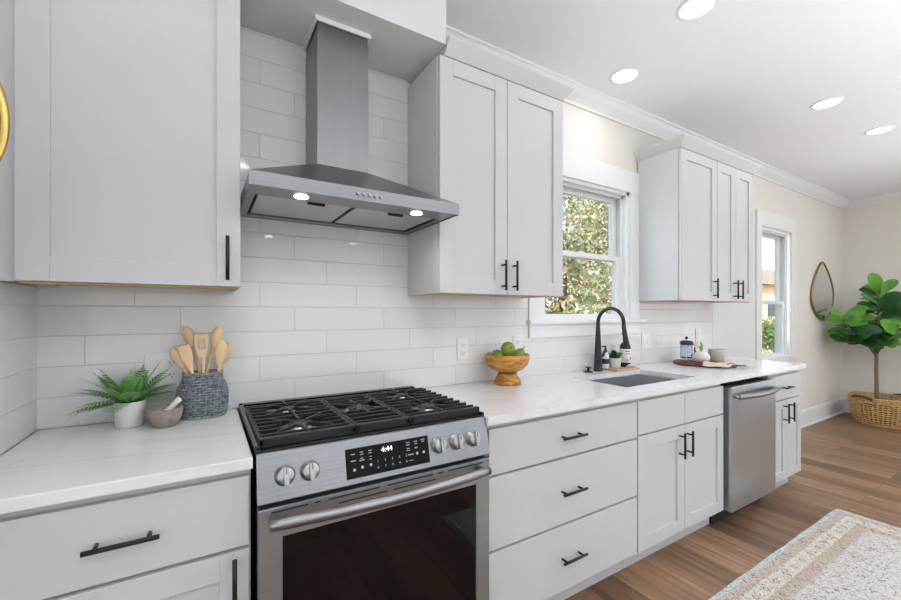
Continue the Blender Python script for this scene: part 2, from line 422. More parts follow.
# ================================================================ room shell
CEIL = 2.74; XR = 7.136; XL = -.479; YB = -4.6; XO = -2.6
def struct(name, mb, m, parent=None, label=None):
    o = obj(name, mb, m, parent)
    if parent is None: o['kind'] = 'structure'
    if label: o['label'] = label
    return o
struct('floor', MB().box(XO - .15, XR + .15, YB - .15, .14, -.1, 0), M_floor, label='brown wood plank floor')
struct('ceiling', MB().box(XO - .15, XR + .15, YB - .15, .14, CEIL, CEIL + .12), M_ceil, label='smooth white ceiling')
W1 = (1.76, 2.627, 1.248, 2.168); W2 = (4.745, 5.475, .80, 2.168)
mb = MB()
def wall_strip(mb, x0, x1, z0, z1, y0=0.0, y1=.14, mat=0): mb.box(x0, x1, y0, y1, z0, z1, 0, mat)
for (a, b) in ((XO, W1[0]), (W1[1], W2[0]), (W2[1], XR)): wall_strip(mb, a, b, 0, CEIL)
for w in (W1, W2): wall_strip(mb, w[0], w[1], 0, w[2]); wall_strip(mb, w[0], w[1], w[3], CEIL)
struct('wall_back', mb, [M_wall], label='beige painted wall behind the counters')
struct('wall_right', MB().box(XR, XR + .15, YB - .15, .14, 0, CEIL), M_wall, label='beige end wall beyond the potted tree')
struct('wall_left', MB().box(XL - .12, XL, -.76, 0, 0, CEIL), M_wallw, label='short wall at the left end of the kitchen')
struct('wall_left', MB().box(XO - .15, XO, YB - .15, .14, 0, CEIL), M_wall)
struct('wall_front', MB().box(XO, XR, YB - .15, YB, 0, CEIL), M_wallw)
# unseen windows added to go with the daylight fill lamps: flat casings, glowing panes
for i, (c, ax, w) in enumerate((((-1.0, YB, 1.40), 'y', 2.0), ((1.7, YB, 1.40), 'y', 2.4), ((4.9, YB, 1.40), 'y', 2.6), ((XR, -2.9, 1.40), 'x', 2.4), ((XO, -2.6, 1.40), 'X', 2.2))):
    r = thing('window_%d' % (i + 3), c, kind='structure')
    f = MB(); g = MB()
    def bx(m_, a0, a1, z0, z1, d0, d1):
        if ax == 'y': m_.box(c[0] + a0, c[0] + a1, YB + d0, YB + d1, z0, z1)
        elif ax == 'x': m_.box(XR - d1, XR - d0, c[1] + a0, c[1] + a1, z0, z1)
        else: m_.box(XO + d0, XO + d1, c[1] + a0, c[1] + a1, z0, z1)
    h = w / 2
    for a0, a1, z0, z1 in ((-h - .1, -h, .25, 2.55), (h, h + .1, .25, 2.55), (-h, h, .25, .35), (-h, h, 2.45, 2.55), (-.03, .03, .35, 2.45)): bx(f, a0, a1, z0, z1, .001, .03)
    bx(g, -h, -.03, .35, 2.45, .002, .012); bx(g, .03, h, .35, 2.45, .002, .012)
    obj('window_frame', f, M_trim, r); obj('pane', g, plain('glowing_pane', (.85, .9, .95), .2, emit=.6), r)

# soffit box over the hood and left cabinet
struct('wall_soffit', MB().box(XL, .882, -.345, 0, 2.448, CEIL), M_wallw, label='white boxed soffit above the range hood')
# tiles
mb = MB(); TY = -.010
mb.box(XL, .86, TY, -.0005, .914, 2.447); mb.box(.86, 1.653, TY, -.0005, .914, 1.40); mb.box(1.653, 2.737, TY, -.0005, .914, 1.146)
mb.box(2.737, 3.797, TY, -.0005, .914, 1.40)
struct('wall_backsplash', mb, M_tile, label='glossy white subway tile backsplash')
struct('wall_backsplash_left', MB().box(XL + .0005, XL + .010, -.66, TY - .0005, .914, 1.38), M_tile, label='white subway tile on the short left wall')
struct('trim_1', MB().box(3.797, 3.806, -.013, -.0005, .914, 1.40, .002), M_trim, label='thin white edge trim where the tile ends')
struct('trim_2', MB().box(3.806, 4.628, -.006, -.0005, .30, 2.30, .001), M_wallw, label='smooth white panel between tile end and tall window')
# crown moulding
prof = [(0, 2.650), (-.012, 2.650), (-.016, 2.664), (-.030, 2.676), (-.062, 2.700), (-.082, 2.722), (-.096, 2.728), (-.096, 2.7395), (0, 2.7395)]
struct('trim_3', MB().prism([(y - .0005, z) for y, z in prof], 'x', .883, XR), M_trim, label='white crown moulding above the kitchen wall')
struct('trim_4', MB().prism([(XR - .0005 + y, z) for y, z in prof], 'y', YB, -.0005), M_trim, label='white crown moulding on the end wall')
# baseboards
bprof = [(-.0005, 0), (-.030, 0), (-.030, .012), (-.016, .020), (-.016, .165), (-.010, .185), (-.0005, .190)]
struct('baseboard_back', MB().prism(bprof, 'x', 3.86, XR - .0005), M_trim, label='tall white baseboard on the kitchen wall')
struct('baseboard_right', MB().prism([(XR + y, z) for y, z in bprof], 'y', YB, -.0005), M_trim, label='tall white baseboard on the end wall')

# ---------------------------------------------------------------- windows in the kitchen wall
def window(name, W, stool_z, label, apron=True, meet=1.685):
    x0, x1, z0, z1 = W
    r = thing(name, ((x0 + x1) / 2, 0, z0), kind='structure'); r['label'] = label
    c = MB(); cw = .106
    c.box(x0 - cw, x0, -.020, -.0105 if apron else -.0005, z0, z1 + .0, .002); c.box(x1, x1 + cw, -.020, -.0005, z0, z1, .002)
    c.box(x0 - cw, x1 + cw, -.022, -.0005, z1, z1 + .152, .002)
    obj('casing', c, M_trim, r)
    j = MB()
    j.box(x0, x0 + .022, -.004, .10, z0, z1); j.box(x1 - .022, x1, -.004, .10, z0, z1); j.box(x0, x1, -.004, .10, z1 - .022, z1); j.box(x0, x1, 0, .12, z0, z0 + .02)
    j.box(x0 + .022, x0 + .040, .028, .04, z0, z1); j.box(x1 - .040, x1 - .022, .028, .04, z0, z1); j.box(x0, x1, .028, .04, z1 - .040, z1 - .022)
    obj('jamb', j, M_trim, r)
    def sash(nm, za, zb, ya, yb, bot, top):
        s = MB(); a, b = x0 + .030, x1 - .030; t = .052
        s.box(a, a + t, ya, yb, za, zb, .003); s.box(b - t, b, ya, yb, za, zb, .003)
        s.box(a + t, b - t, ya, yb, za, za + bot, .003); s.box(a + t, b - t, ya, yb, zb - top, zb, .003)
        so = obj(nm, s, M_trim, r)
        obj('pane', MB().box(a + t, b - t, (ya + yb) / 2 - .002, (ya + yb) / 2 + .002, za + bot, zb - top), M_glass, so)
    sash('upper_sash', meet - .015, z1 - .022, .075, .105, .035, .045)
    sash('lower_sash', z0 + .012, meet + .022, .040, .072, .028 if apron else .05, .036)
    obj('sash_lock', MB().box((x0 + x1) / 2 - .02, (x0 + x1) / 2 + .02, .05, .07, meet + .022, meet + .034, .002), M_trim, r)
    if apron:
        obj('stool', MB().box(x0 - cw - .012, x1 + cw + .06, -.045, .04, z0 - .022, z0 + .001, .004), M_trim, r)
        obj('apron', MB().box(x0 - cw, x1 + cw, -.022, -.0105, z0 - .104, z0 - .022, .002), M_trim, r)
    return r
window('window_1', W1, 1.25, 'white double hung window above the sink')
window('window_2', W2, .80, 'tall white double hung window past the counter end', apron=False, meet=1.40)

# ================================================================ cabinets
def shaker(mb, x0, x1, z0, z1, yf, t=.02, st=.068, bt=None):
    bt = bt or st
    mb.box(x0, x0 + st, yf, yf + t, z0, z1, .0015); mb.box(x1 - st, x1, yf, yf + t, z0, z1, .0015)
    mb.box(x0 + st, x1 - st, yf, yf + t, z0, z0 + bt, .0015); mb.box(x0 + st, x1 - st, yf, yf + t, z1 - bt, z1, .0015)
    mb.box(x0 + st - .002, x1 - st + .002, yf + .010, yf + t - .001, z0 + bt - .002, z1 - bt + .002)
    return mb
def pull(x, z, yf, L=.142, vertical=False, parent=None):
    mb = MB(); h = L / 2; y = yf - .032
    if vertical:
        mb.cyl((x, y, z - h), (x, y, z + h), .0058, 12)
        for s in (-1, 1): mb.cyl((x, yf, z + s * h * .70), (x, y, z + s * h * .70), .0048, 8)
    else:
        mb.cyl((x - h, y, z), (x + h, y, z), .0058, 12)
        for s in (-1, 1): mb.cyl((x + s * h * .70, yf, z), (x + s * h * .70, y, z), .0048, 8)
    return obj('handle', mb, M_black, parent)
UY = -.306; UF = -.327; UZ0 = 1.382; UZ1 = 2.412
def upper(name, x0, x1, label, doors, left_filler=None):
    r = thing(name, ((x0 + x1) / 2, UY / 2, UZ0), label, 'cabinet')
    b = MB(); y0 = -.011
    b.box(x0, x0 + .016, UY, y0, UZ0, UZ1 - .001); b.box(x1 - .016, x1, UY, y0, UZ0, UZ1 - .001)
    b.box(x0 + .016, x1 - .016, UY, y0, UZ1 - .02, UZ1 - .001)
    b.box(x0 + .016, x1 - .016, UY, UY + .018, UZ0, UZ0 + .03)
    b.box(x0 + .016, x1 - .016, -.017, y0, UZ0 + .02, UZ1 - .02)
    if left_filler: b.box(left_filler, x0 - .001, UY - .004, UY + .02, UZ0 - .001, UZ1 - .001)
    obj('body', b, M_cab, r)
    u = MB(); u.box(x0 + .016, x1 - .016, UY + .018, -.02, UZ0 + .006, UZ0 + .018)
    u.box(x0 + .004, x1 - .004, UY + .004, UY + .018, UZ0 - .006, UZ0 - .0005)
    obj('underside_panel', u, M_ply, r, label='bare maple underside')
    for dx0, dx1, hx in doors:
        d = obj('door', shaker(MB(), dx0, dx1, UZ0 + .0005, UZ1 - .004, UF), M_cab, r)
        pull(hx, 1.472, UF, .142, True, d)
    return r
upper('upper_cabinet', -.432, .100, 'single door white shaker upper cabinet left of the range hood', [(-.430, .098, .060)], XL + .001)
c2 = upper('upper_cabinet', .857, 1.609, 'double door white shaker upper cabinet between range hood and sink window', [(.861, 1.2305, 1.200), (1.2345, 1.607, 1.268)])
upper('upper_cabinet', 2.729, 3.205, 'single door white shaker upper cabinet just right of the sink window', [(2.734, 3.202, 3.150)])
upper('upper_cabinet', 3.2055, 3.776, 'narrow double door white upper cabinet nearest the tall window', [(3.209, 3.487, 3.452), (3.491, 3.773, 3.530)])
def crown(x0, x1, left, right):
    mb = MB(); a, b = UZ1, UZ1 + .064; p = .042; yb = -.001
    f0, f1 = UF - .001, UF - p
    xl0, xl1 = (x0, x0 - p) if left else (x0, x0); xr0, xr1 = (x1, x1 + p) if right else (x1, x1)
    yb2 = yb
    mb.hexa([(xl0, f0, a), (xr0, f0, a), (xr0, yb2, a), (xl0, yb2, a), (xl1, f1, b - .008), (xr1, f1, b - .008), (xr1, yb2, b - .008), (xl1, yb2, b - .008)])
    mb.hexa([(xl1, f1, b - .008), (xr1, f1, b - .008), (xr1, yb2, b - .008), (xl1, yb2, b - .008), (xl1, f1, b), (xr1, f1, b), (xr1, yb2, b), (xl1, yb2, b)])
    return mb
mbc = crown(.8835, 1.609, False, True)
obj('crown', mbc, M_cab, c2)
o = obj('cabinet_crown', crown(2.729, 3.776, True, True), M_cab)
tag(o, 'white crown trim capping the two upper cabinets right of the sink window', 'crown moulding')

BF = -.626; BB = -.606
def base(name, x0, x1, label):
    r = thing(name, ((x0 + x1) / 2, BB / 2, 0), label, 'cabinet')
    b = MB(); z0, z1 = .104, .883
    b.box(x0, x0 + .018, BB, -.012, z0, z1); b.box(x1 - .018, x1, BB, -.012, z0, z1)
    b.box(x0 + .018, x1 - .018, BB, -.012, z0, z0 + .018); b.box(x0 + .018, x1 - .018, -.024, -.012, z0 + .018, z1)
    b.box(x0 + .018, x1 - .018, BB, BB + .02, z1 - .04, z1)
    b.box(x0 + .018, x1 - .018, BB, BB + .012, z0 + .018, z1 - .041)
    obj('body', b, M_cab, r)
    obj('toe_kick', MB().box(x0 + .002, x1 - .002, -.545, -.53, 0.001, .1035), M_cab, r)
    return r
def slab(x0, x1, z0, z1, parent, name='drawer', hx=None):
    d = obj(name, MB().box(x0, x1, BF, BB - .0005, z0, z1, .002), M_cab, parent)
    if hx is not None: pull(hx, (z0 + z1) / 2 + .0, BF, .140, False, d)
    return d
r = base('base_cabinet', XL + .011, .105, 'white base cabinet with drawer and door left of the range')
slab(XL + .030, .100, .676, .860, r, 'drawer', -.163)
d = obj('door', shaker(MB(), XL + .030, .100, .118, .666, BF), M_cab, r); pull(.064, .590, BF, .142, True, d)
r = base('base_cabinet', .889, 1.8015, 'wide white base cabinet with three drawers right of the range')
slab(.900, 1.797, .688, .860, r, 'drawer', 1.332); slab(.900, 1.797, .406, .678, r, 'drawer', 1.332); slab(.900, 1.797, .122, .396, r, 'drawer', 1.332)
r = base('base_cabinet', 1.802, 2.644, 'white sink base cabinet with two doors under the sink')
slab(1.808, 2.219, .696, .860, r, 'false_drawer_front'); slab(2.223, 2.640, .696, .860, r, 'false_drawer_front')
d = obj('door', shaker(MB(), 1.808, 2.219, .118, .688, BF), M_cab, r); pull(2.166, .590, BF, .135, True, d)
d = obj('door', shaker(MB(), 2.223, 2.640, .118, .688, BF), M_cab, r); pull(2.243, .590, BF, .135, True, d)
r = base('base_cabinet', 3.292, 3.802, 'narrow white base cabinet at the far right end of the counter')
slab(3.296, 3.796, .684, .855, r, 'drawer', 3.510)
d = obj('door', shaker(MB(), 3.296, 3.538, .118, .676, BF, st=.058), M_cab, r); pull(3.488, .590, BF, .135, True, d)
d = obj('door', shaker(MB(), 3.542, 3.796, .118, .676, BF, st=.058), M_cab, r); pull(3.580, .590, BF, .135, True, d)

# countertops
o = obj('countertop', MB().box(XL + .011, .107, -.648, -.011, .884, .914, .003), M_quartz)
tag(o, 'white veined quartz countertop slab left of the range', 'countertop')
SX0, SX1, SY0, SY1 = 1.842, 2.503, -.538, -.178
mb = MB(); cx0, cx1, cy0, cy1 = .879, 3.84, -.648, -.011
for a in (.884, .914):
    O = [mb.bm.verts.new(p) for p in ((cx0, cy0, a), (cx1, cy0, a), (cx1, cy1, a), (cx0, cy1, a))]
    I = [mb.bm.verts.new(p) for p in ((SX0, SY0, a), (SX1, SY0, a), (SX1, SY1, a), (SX0, SY1, a))]
    for i in range(4): mb.bm.faces.new((O[i], O[(i + 1) % 4], I[(i + 1) % 4], I[i]))
    if a == .884: O0, I0 = O, I
for i in range(4):
    j = (i + 1) % 4
    mb.bm.faces.new((O0[i], O0[j], O[j], O[i])); mb.bm.faces.new((I0[i], I0[j], I[j], I[i]))
o = obj('countertop', mb, M_quartz)
tag(o, 'long white quartz countertop with sink cutout right of the range', 'countertop')

# ---------------------------------------------------------------- sink
r = thing('kitchen_sink', ((SX0 + SX1) / 2, (SY0 + SY1) / 2, .68), 'undermount stainless steel sink set in the white counter', 'sink')
mb = MB(); a0, a1, b0, b1, zb, zt, t = SX0 - .004, SX1 + .004, SY0 - .004, SY1 + .004, .69, .8835, .004
mb.box(a0, a1, b0, b1, zb - t, zb); mb.box(a0 - t, a0, b0, b1, zb - t, zt); mb.box(a1, a1 + t, b0, b1, zb - t, zt); mb.box(a0 - t, a1 + t, b0 - t, b0, zb - t, zt); mb.box(a0 - t, a1 + t, b1, b1 + t, zb - t, zt)
obj('basin', mb, M_sink, r)
obj('drain', MB().lathe([(.045, .6902), (.045, .693), (.030, .694), (.028, .691)], (2.17, -.34, 0), 24), M_chrome, r)

# ---------------------------------------------------------------- faucet
fx, fy, fz = 2.200, -.078, .914
r = thing('kitchen_faucet', (fx, fy, fz), 'matte black gooseneck pull-down faucet behind the sink', 'faucet')
mb = MB().lathe([(.030, 0), (.030, .006), (.027, .010), (.0255, .05), (.020, .17), (.0145, .27), (.0125, .31)], (fx, fy, fz + .0005), 28)
obj('body', mb, M_matte, r)
pts = [(fx, fy, fz + .30)]; R_ = .095
for k in range(17):
    a = PI - k * PI / 16 * 1.04; pts.append((fx, fy - R_ - R_ * math.cos(a), fz + .315 + R_ * math.sin(a)))
obj('spout', MB().tube(pts, .0118, 16), M_matte, r)
e = Vector(pts[-1]); dn = Vector((0, -.16, -1)).normalized()
mb = MB().tube([e - dn * .002, e + dn * .03, e + dn * .07, e + dn * .125, e + dn * .13], [.0125, .0135, .0155, .0195, .016], 20)
obj('spray_head', mb, M_matte, r)
mb = MB().tube([(fx + .02, fy - .0, fz + .09), (fx + .05, fy, fz + .10), (fx + .062, fy - .015, fz + .15)], [.011, .010, .006], 12)
obj('lever', mb, M_matte, r)
r = thing('air_switch', (2.105, -.078, .914), 'small black push button on counter left of the faucet', 'button')
obj('base', MB().lathe([(.030, .0005), (.030, .005), (.027, .007)], (2.105, -.078, .914), 24), M_matte, r)
obj('button', MB().lathe([(.008, .007), (.008, .026), (.020, .027), (.020, .033), (.016, .035)], (2.105, -.078, .914), 20), M_matte, r)

# ================================================================ range
RX0, RX1 = .1175, .8735
r = rng = thing('gas_range', ((RX0 + RX1) / 2, -.33, 0), 'stainless steel slide-in gas range with black grates and oven door', 'stove')
b = MB()
b.box(RX0, RX0 + .03, -.625, -.02, .09, .905); b.box(RX1 - .03, RX1, -.625, -.02, .09, .905)
b.box(RX0 + .03, RX1 - .03, -.06, -.02, .09, .905); b.box(RX0 + .03, RX1 - .03, -.625, -.06, .77, .905); b.box(RX0 + .03, RX1 - .03, -.625, -.06, .09, .24)
for s in (RX0 + .04, RX1 - .08): b.box(s, s + .04, -.55, -.51, 0.001, .09)
obj('body', b, M_enamel, r, label='black enamel oven body')
cv = MB()   # oven racks inside
for z in (.62, .47):
    k = MB()
    for y in (-.60, -.48, -.36, -.24, -.12): k.cyl((RX0 + .035, y, z), (RX1 - .035, y, z), .003, 6)
    for i in range(16):
        x = RX0 + .05 + i * (RX1 - RX0 - .10) / 15; k.cyl((x, -.60, z + .003), (x, -.12, z + .003), .0018, 5)
    obj('oven_rack', k, M_chrome, r)
cv.bm.free()
# cooktop
mb = MB(); mb.box(RX0 - .004, RX1 + .003, -.628, -.015, .9145, .922, .002)
mb.box(RX0 - .004, RX0 + .010, -.628, -.015, .921, .934, .002); mb.box(RX1 - .008, RX1 + .003, -.628, -.015, .921, .930, .002); mb.box(RX0 - .004, RX1 + .003, -.05, -.015, .921, .934, .002)
mb.box(RX0 + .0, RX1 - .0, -.62, -.02, .9055, .9150)
obj('cooktop', mb, M_enamel, r, label='glossy black cooktop')
burners = [(.262, -.47, .046), (.262, -.235, .036), (.492, -.36, .05), (.725, -.47, .052), (.725, -.235, .034)]
for i, (x, y, q) in enumerate(burners):
    hd = MB(); el = 1.5 if i == 2 else 1
    hd.lathe([(q * 1.55, 0), (q * 1.55, .004), (q * 1.1, .008), (q * .95, .014), (q * .9, .016)], (x, y, .9222), 30, sy=el)
    bo = obj('burner', hd, M_alu, r, label='aluminium burner ring')
    cp = MB().lathe([(q * .80, .0162), (q * .82, .020), (q * .75, .022), (q * .3, .022)], (x, y, .9222), 30, sy=el)
    obj('burner_cap', cp, M_iron, bo)
# grates
GT, GY0, GY1 = .948, -.612, -.150
def grate(x0, x1, cen, railL, railR):
    g = MB(); w = .0045
    g.box(x0, x1, GY0, GY0 + .022, GT - .026, GT, .003)                     # deep front bar
    g.box(x0, x1, GY1 - .012, GY1, GT - .022, GT - .001, .002)
    n = 9; ys = [GY0 + .022 + (GY1 - GY0 - .034) * (i + .5) / n for i in range(n)]
    for xx, on in ((x0, railL), (x1 - .012, railR)):
        if on: g.box(xx, xx + .012, GY0, GY1, GT - .020, GT - .003, .002)
    if not railR: g.box(x1 - .03, x1 - .02, GY0 + .02, GY1 - .01, GT - .024, GT - .012)
    for xx in (x0 + .004, x1 - .016):
        for yy in (GY0 + .01, (GY0 + GY1) / 2, GY1 - .02): g.box(xx, xx + .012, yy, yy + .012, .9225, GT - .01)
    for y in ys:
        segs = [(x0 + .006, x1 - (0 if not railR else .006))]
        for (bx_, by_, q) in cen:
            if abs(y - by_) < .055:
                h = .072 if abs(y - by_) < .035 else .050
                segs = [t for (a, b_) in segs for t in ((a, max(a, bx_ - h)), (min(b_, bx_ + h), b_)) if t[1] - t[0] > .02] if h > .03 else segs
        for a, b_ in segs: g.box(a, b_, y - w, y + w, GT - .014, GT, .002)
    for (bx_, by_, q) in cen:
        xm = bx_
        for sgn in (-1, 1):                                                  # long finger along Y
            g.box(xm - w, xm + w, min(by_ + sgn * .035, by_ + sgn * .115), max(by_ + sgn * .035, by_ + sgn * .115), GT - .014, GT + .0005, .002)
        for k in range(4):
            a = PI / 4 + k * PI / 2
            R0, R1 = .026, .118
            p0 = Vector((bx_ + math.cos(a) * R0, by_ + math.sin(a) * R0, GT - .006)); p1 = Vector((bx_ + math.cos(a) * R1, by_ + math.sin(a) * R1, GT - .006))
            d = (p1 - p0); M = Matrix.Translation((p0 + p1) / 2) @ Matrix.Rotation(a, 4, 'Z')
            g.box(-d.length / 2, d.length / 2, -w * .9, w * .9, -.008, .0065, .002, 0, M)
    return g
obj('grate', grate(.125, .3985, burners[0:2], True, True), M_iron, r)
obj('grate', grate(.4015, .5820, [burners[2]], True, True), M_iron, r)
obj('grate', grate(.5850, .8670, burners[3:5], True, False), M_iron, r)
# slanted control panel
P0 = Vector((0, -.660, .787)); P1 = Vector((0, -.630, .9140)); PU = (P1 - P0).normalized(); PN = Vector((0, -PU.z, PU.y))
def PP(x, s, d=0):  # s = distance up the panel, d = out from it
    return Vector((x, 0, 0)) + P0 + PU * s + PN * d
mb = MB(); mb.prism([(-.625, .785), (-.658, .785), (-.661, .789), (-.6315, .912), (-.628, .9143), (-.6255, .9143)], 'x', RX0 - .001, RX1 + .004)
pan = obj('control_panel', mb, M_steel, r)
def pbox(m_, x0, x1, s0, s1, d0, d1, mat=0):
    m_.hexa([PP(x0, s0, d0), PP(x1, s0, d0), PP(x1, s1, d0), PP(x0, s1, d0), PP(x0, s0, d1), PP(x1, s0, d1), PP(x1, s1, d1), PP(x0, s1, d1)], mat)
dm = MB(); pbox(dm, .355, .634, .016, .102, -.001, .0015)
disp = obj('display', dm, plain('black_display_glass', (.004, .004, .005), .3, spec=.15), pan, label='black glass control display')
def text_mesh(body, size, x, s, d=.0022, m=M_text, align='CENTER'):
    cu = bpy.data.curves.new('t', 'FONT'); cu.body = body; cu.size = size; cu.align_x = align; cu.align_y = 'CENTER'
    o = bpy.data.objects.new('t', cu); COL.objects.link(o)
    bpy.context.view_layer.update()
    dg = bpy.context.evaluated_depsgraph_get(); me = bpy.data.meshes.new_from_object(o.evaluated_get(dg))
    bm_ = bmesh.new(); bm_.from_mesh(me)
    for v in bm_.verts: v.co = PP(x + v.co.x, s + v.co.y, d)
    COL.objects.unlink(o); bpy.data.objects.remove(o); bpy.data.meshes.remove(me)
    return bm_
def text_into(mb, *a, **k):
    b_ = text_mesh(*a, **k); me = bpy.data.meshes.new('tmp'); b_.to_mesh(me); b_.free(); mb.bm.from_mesh(me); bpy.data.meshes.remove(me)
tm = MB(); text_into(tm, '4:44', .022, .487, .083)
obj('clock_digits', tm, M_digit, disp, fix=False)
tm = MB()
for i, ch in enumerate('12345'): text_into(tm, ch, .010, .455 + i * .024, .052)
for i, ch in enumerate('67890'): text_into(tm, ch, .010, .455 + i * .024, .034)
for x, s, w, h in ((.378, .085, .013, .002), (.378, .066, .015, .0025), (.405, .088, .010, .002), (.405, .081, .010, .002), (.405, .064, .016, .0025), (.405, .070, .008, .002), (.432, .088, .010, .002), (.432, .081, .010, .002), (.432, .070, .006, .002), (.432, .062, .008, .002),
                   (.560, .090, .012, .002), (.560, .083, .012, .002), (.560, .072, .010, .002), (.560, .066, .012, .002), (.588, .090, .012, .002), (.588, .083, .010, .002), (.588, .070, .010, .004), (.614, .092, .014, .002), (.614, .086, .010, .002), (.567, .052, .020, .003), (.567, .034, .014, .0015)):
    pbox(tm, x - w / 2, x + w / 2, s - h / 2, s + h / 2, .0015, .0022)
for x, s in ((.380, .040), (.405, .044), (.432, .046), (.590, .052), (.614, .052)):
    q = [PP(x + .0045 * math.cos(2 * PI * k / 10), s + .0045 * math.sin(2 * PI * k / 10), .0021) for k in range(10)]
    tm.face(q)
obj('key_print', tm, plain('key_print_grey', (.45, .45, .47), .5, emit=.12), disp, fix=False)
for x in (.186, .253, .672, .742, .811):
    s = .1085; lm = MB()
    for a0, a1, b0, b1 in ((-.006, .006, .0045, .0058), (-.006, .006, -.0058, -.0045), (-.0062, -.005, -.0058, .0058), (.005, .0062, -.0058, .0058), (-.005, .005, -.0006, .0006)):
        pbox(lm, x + a0, x + a1, s + b0, s + b1, .0002, .0008)
    obj('knob_legend', lm, M_slot, pan)
for i, x in enumerate((.186, .253, .672, .742, .811)):
    z = .064; k = MB()
    rot = Matrix(((1, 0, 0), (0, PU.y, PN.y), (0, PU.z, PN.z))).to_4x4()
    c = PP(x, z, 0)
    k.lathe([(.0275, .0005), (.0275, .004), (.0235, .006), (.0225, .022), (.020, .024), (.001, .0242)], c, 32, M=rot)
    g = Matrix.Translation(c) @ rot
    k.box(-.0065, .0065, -.023, .023, .020, .036, .002, 0, g)
    ko = obj('knob', k, plain('knob_metal', (.45, .45, .46), .32, metal=1), r)
    obj('knob_pointer', MB().box(-.001, .001, .006, .021, .0358, .0366, 0, 0, g), M_slot, ko)
# oven door
DF = -.664; dz0, dz1 = .205, .775; gx0, gx1, gz0, gz1 = .178, .815, .270, .692
mb = MB()
mb.box(RX0 + .001, gx0, DF, -.632, dz0, dz1 - .0, .002); mb.box(gx1, RX1 - .001, DF, -.632, dz0, dz1, .002)
mb.box(gx0, gx1, DF, -.632, dz0, gz0, .001); mb.box(gx0, gx1, DF, -.632, gz1, dz1, .001)
door = obj('oven_door', mb, M_steelr, r)
obj('glass', MB().box(gx0, gx1, DF + .002, DF + .008, gz0, gz1), M_oglass, door, label='dark tinted oven glass')
mb = MB()
for a, b_ in ((.150, .245), (.262, .278), (.300, .455), (.480, .640), (.660, .680), (.700, .845)): mb.box(a, b_, DF - .0006, DF + .002, .7605, .7650)
for a, b_ in ((.330, .480), (.500, .650)): mb.box(a, b_, DF - .0006, DF + .002, .7430, .7470)
obj('vent_slots', mb, M_slot, door)
mb = MB(); pts = []; rr = []
for k in range(25):
    t = k / 24; x = .140 + t * .700; pts.append((x, DF - .040 - .026 * math.sin(PI * t), .748 - .0 * t)); rr.append(.0155)
mb.tube(pts, rr, 16)
mb.cyl((.155, DF, .748), (.155, DF - .040, .748), .011, 10); mb.cyl((.825, DF, .748), (.825, DF - .040, .748), .011, 10)
obj('handle', mb, M_steel, door)
obj('lower_drawer', MB().box(RX0 + .001, RX1 - .001, DF + .004, -.632, .095, .198, .002), M_steel, r)
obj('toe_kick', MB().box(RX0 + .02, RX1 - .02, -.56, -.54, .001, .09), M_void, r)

# ================================================================ range hood
r = thing('range_hood', (.484, -.25, 1.68), 'stainless steel chimney range hood mounted on the tiled wall', 'range hood')
HX0, HX1, HY, HZ0, HZ1 = .1105, .855, -.490, 1.682, 1.725
CX0, CX1, CY = .371, .577, -.225
mb = MB(); yb = -.0115
v = lambda *p: mb.bm.verts.new(p)
t = .004
# skirt
mb.box(HX0, HX1, HY, HY + t, HZ0, HZ1); mb.box(HX0, HX0 + t, HY + t, yb, HZ0, HZ1); mb.box(HX1 - t, HX1, HY + t, yb, HZ0, HZ1); mb.box(HX0 + t, HX1 - t, yb - t, yb, HZ0, HZ1)
# pyramid
A = [v(HX0, HY, HZ1), v(HX1, HY, HZ1), v(HX1, yb, HZ1), v(HX0, yb, HZ1)]
B = [v(CX0, CY, 1.876), v(CX1, CY, 1.876), v(CX1, yb, 1.876), v(CX0, yb, 1.876)]
for i in range(4): mb.bm.faces.new((A[i], A[(i + 1) % 4], B[(i + 1) % 4], B[i]))
obj('canopy', mb, M_hood, r)
mb = MB(); mb.box(CX0, CX1, CY, yb, 1.876, 2.40); mb.box(CX0 + .003, CX1 - .003, CY + .003, yb, 2.40, 2.4475)
obj('chimney', mb, M_hoodv, r)
mb = MB(); e = .009
mb.box(CX0 - e, CX1 + e, CY - e, CY - .001, 2.430, 2.4475); mb.box(CX0 - e, CX0 - .001, CY, yb, 2.430, 2.4475); mb.box(CX1 + .001, CX1 + e, CY, yb, 2.430, 2.4475)
obj('ceiling_collar', mb, M_trim, r, label='white trim collar')
mb = MB(); uz = HZ0 + .004
mb.box(HX0 + t, HX1 - t, HY + t, -.365, uz, uz + .006); mb.box(HX0 + t, HX0 + .028, -.365, yb - t, uz, uz + .006); mb.box(HX1 - .028, HX1 - t, -.365, yb - t, uz, uz + .006); mb.box(HX0 + .028, HX1 - .028, -.045, yb - t, uz, uz + .006)
obj('underside', mb, M_steeld, r)
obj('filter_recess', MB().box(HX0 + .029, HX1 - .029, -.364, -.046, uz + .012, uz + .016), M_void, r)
for a, b_ in ((.150, .466), (.482, .812)):
    f = obj('grease_filter', MB().box(a, b_, -.350, -.062, uz + .004, uz + .011, .001), M_mesh, r, label='pale mesh grease filter')
    xm = a + .60 * (b_ - a) if a < .3 else a + .50 * (b_ - a)
    obj('filter_handle', MB().box(xm - .03, xm + .03, -.352, -.336, uz - .004, uz + .004, .001), M_void, f)
for x in (.275, .706):
    lo = obj('lamp', MB().lathe([(.019, uz - .0035), (.022, uz - .002), (.024, uz + .001), (.001, uz + .001)], (x, -.412, 0), 28), M_led, r, label='lit round hood lamp')
    l = area('hood_lamp_light', (x, -.412, uz - .006), (0, .12, -1), .05, .05, 1.1, (1, .98, .95), 'DISK', 140)
mb = MB()
for i in range(5):
    x = .445 + i * .0205; mb.cyl((x, HY, 1.704), (x, HY - .006, 1.704), .0055, 14)
obj('push_buttons', mb, M_steeld, r)
mb = MB()
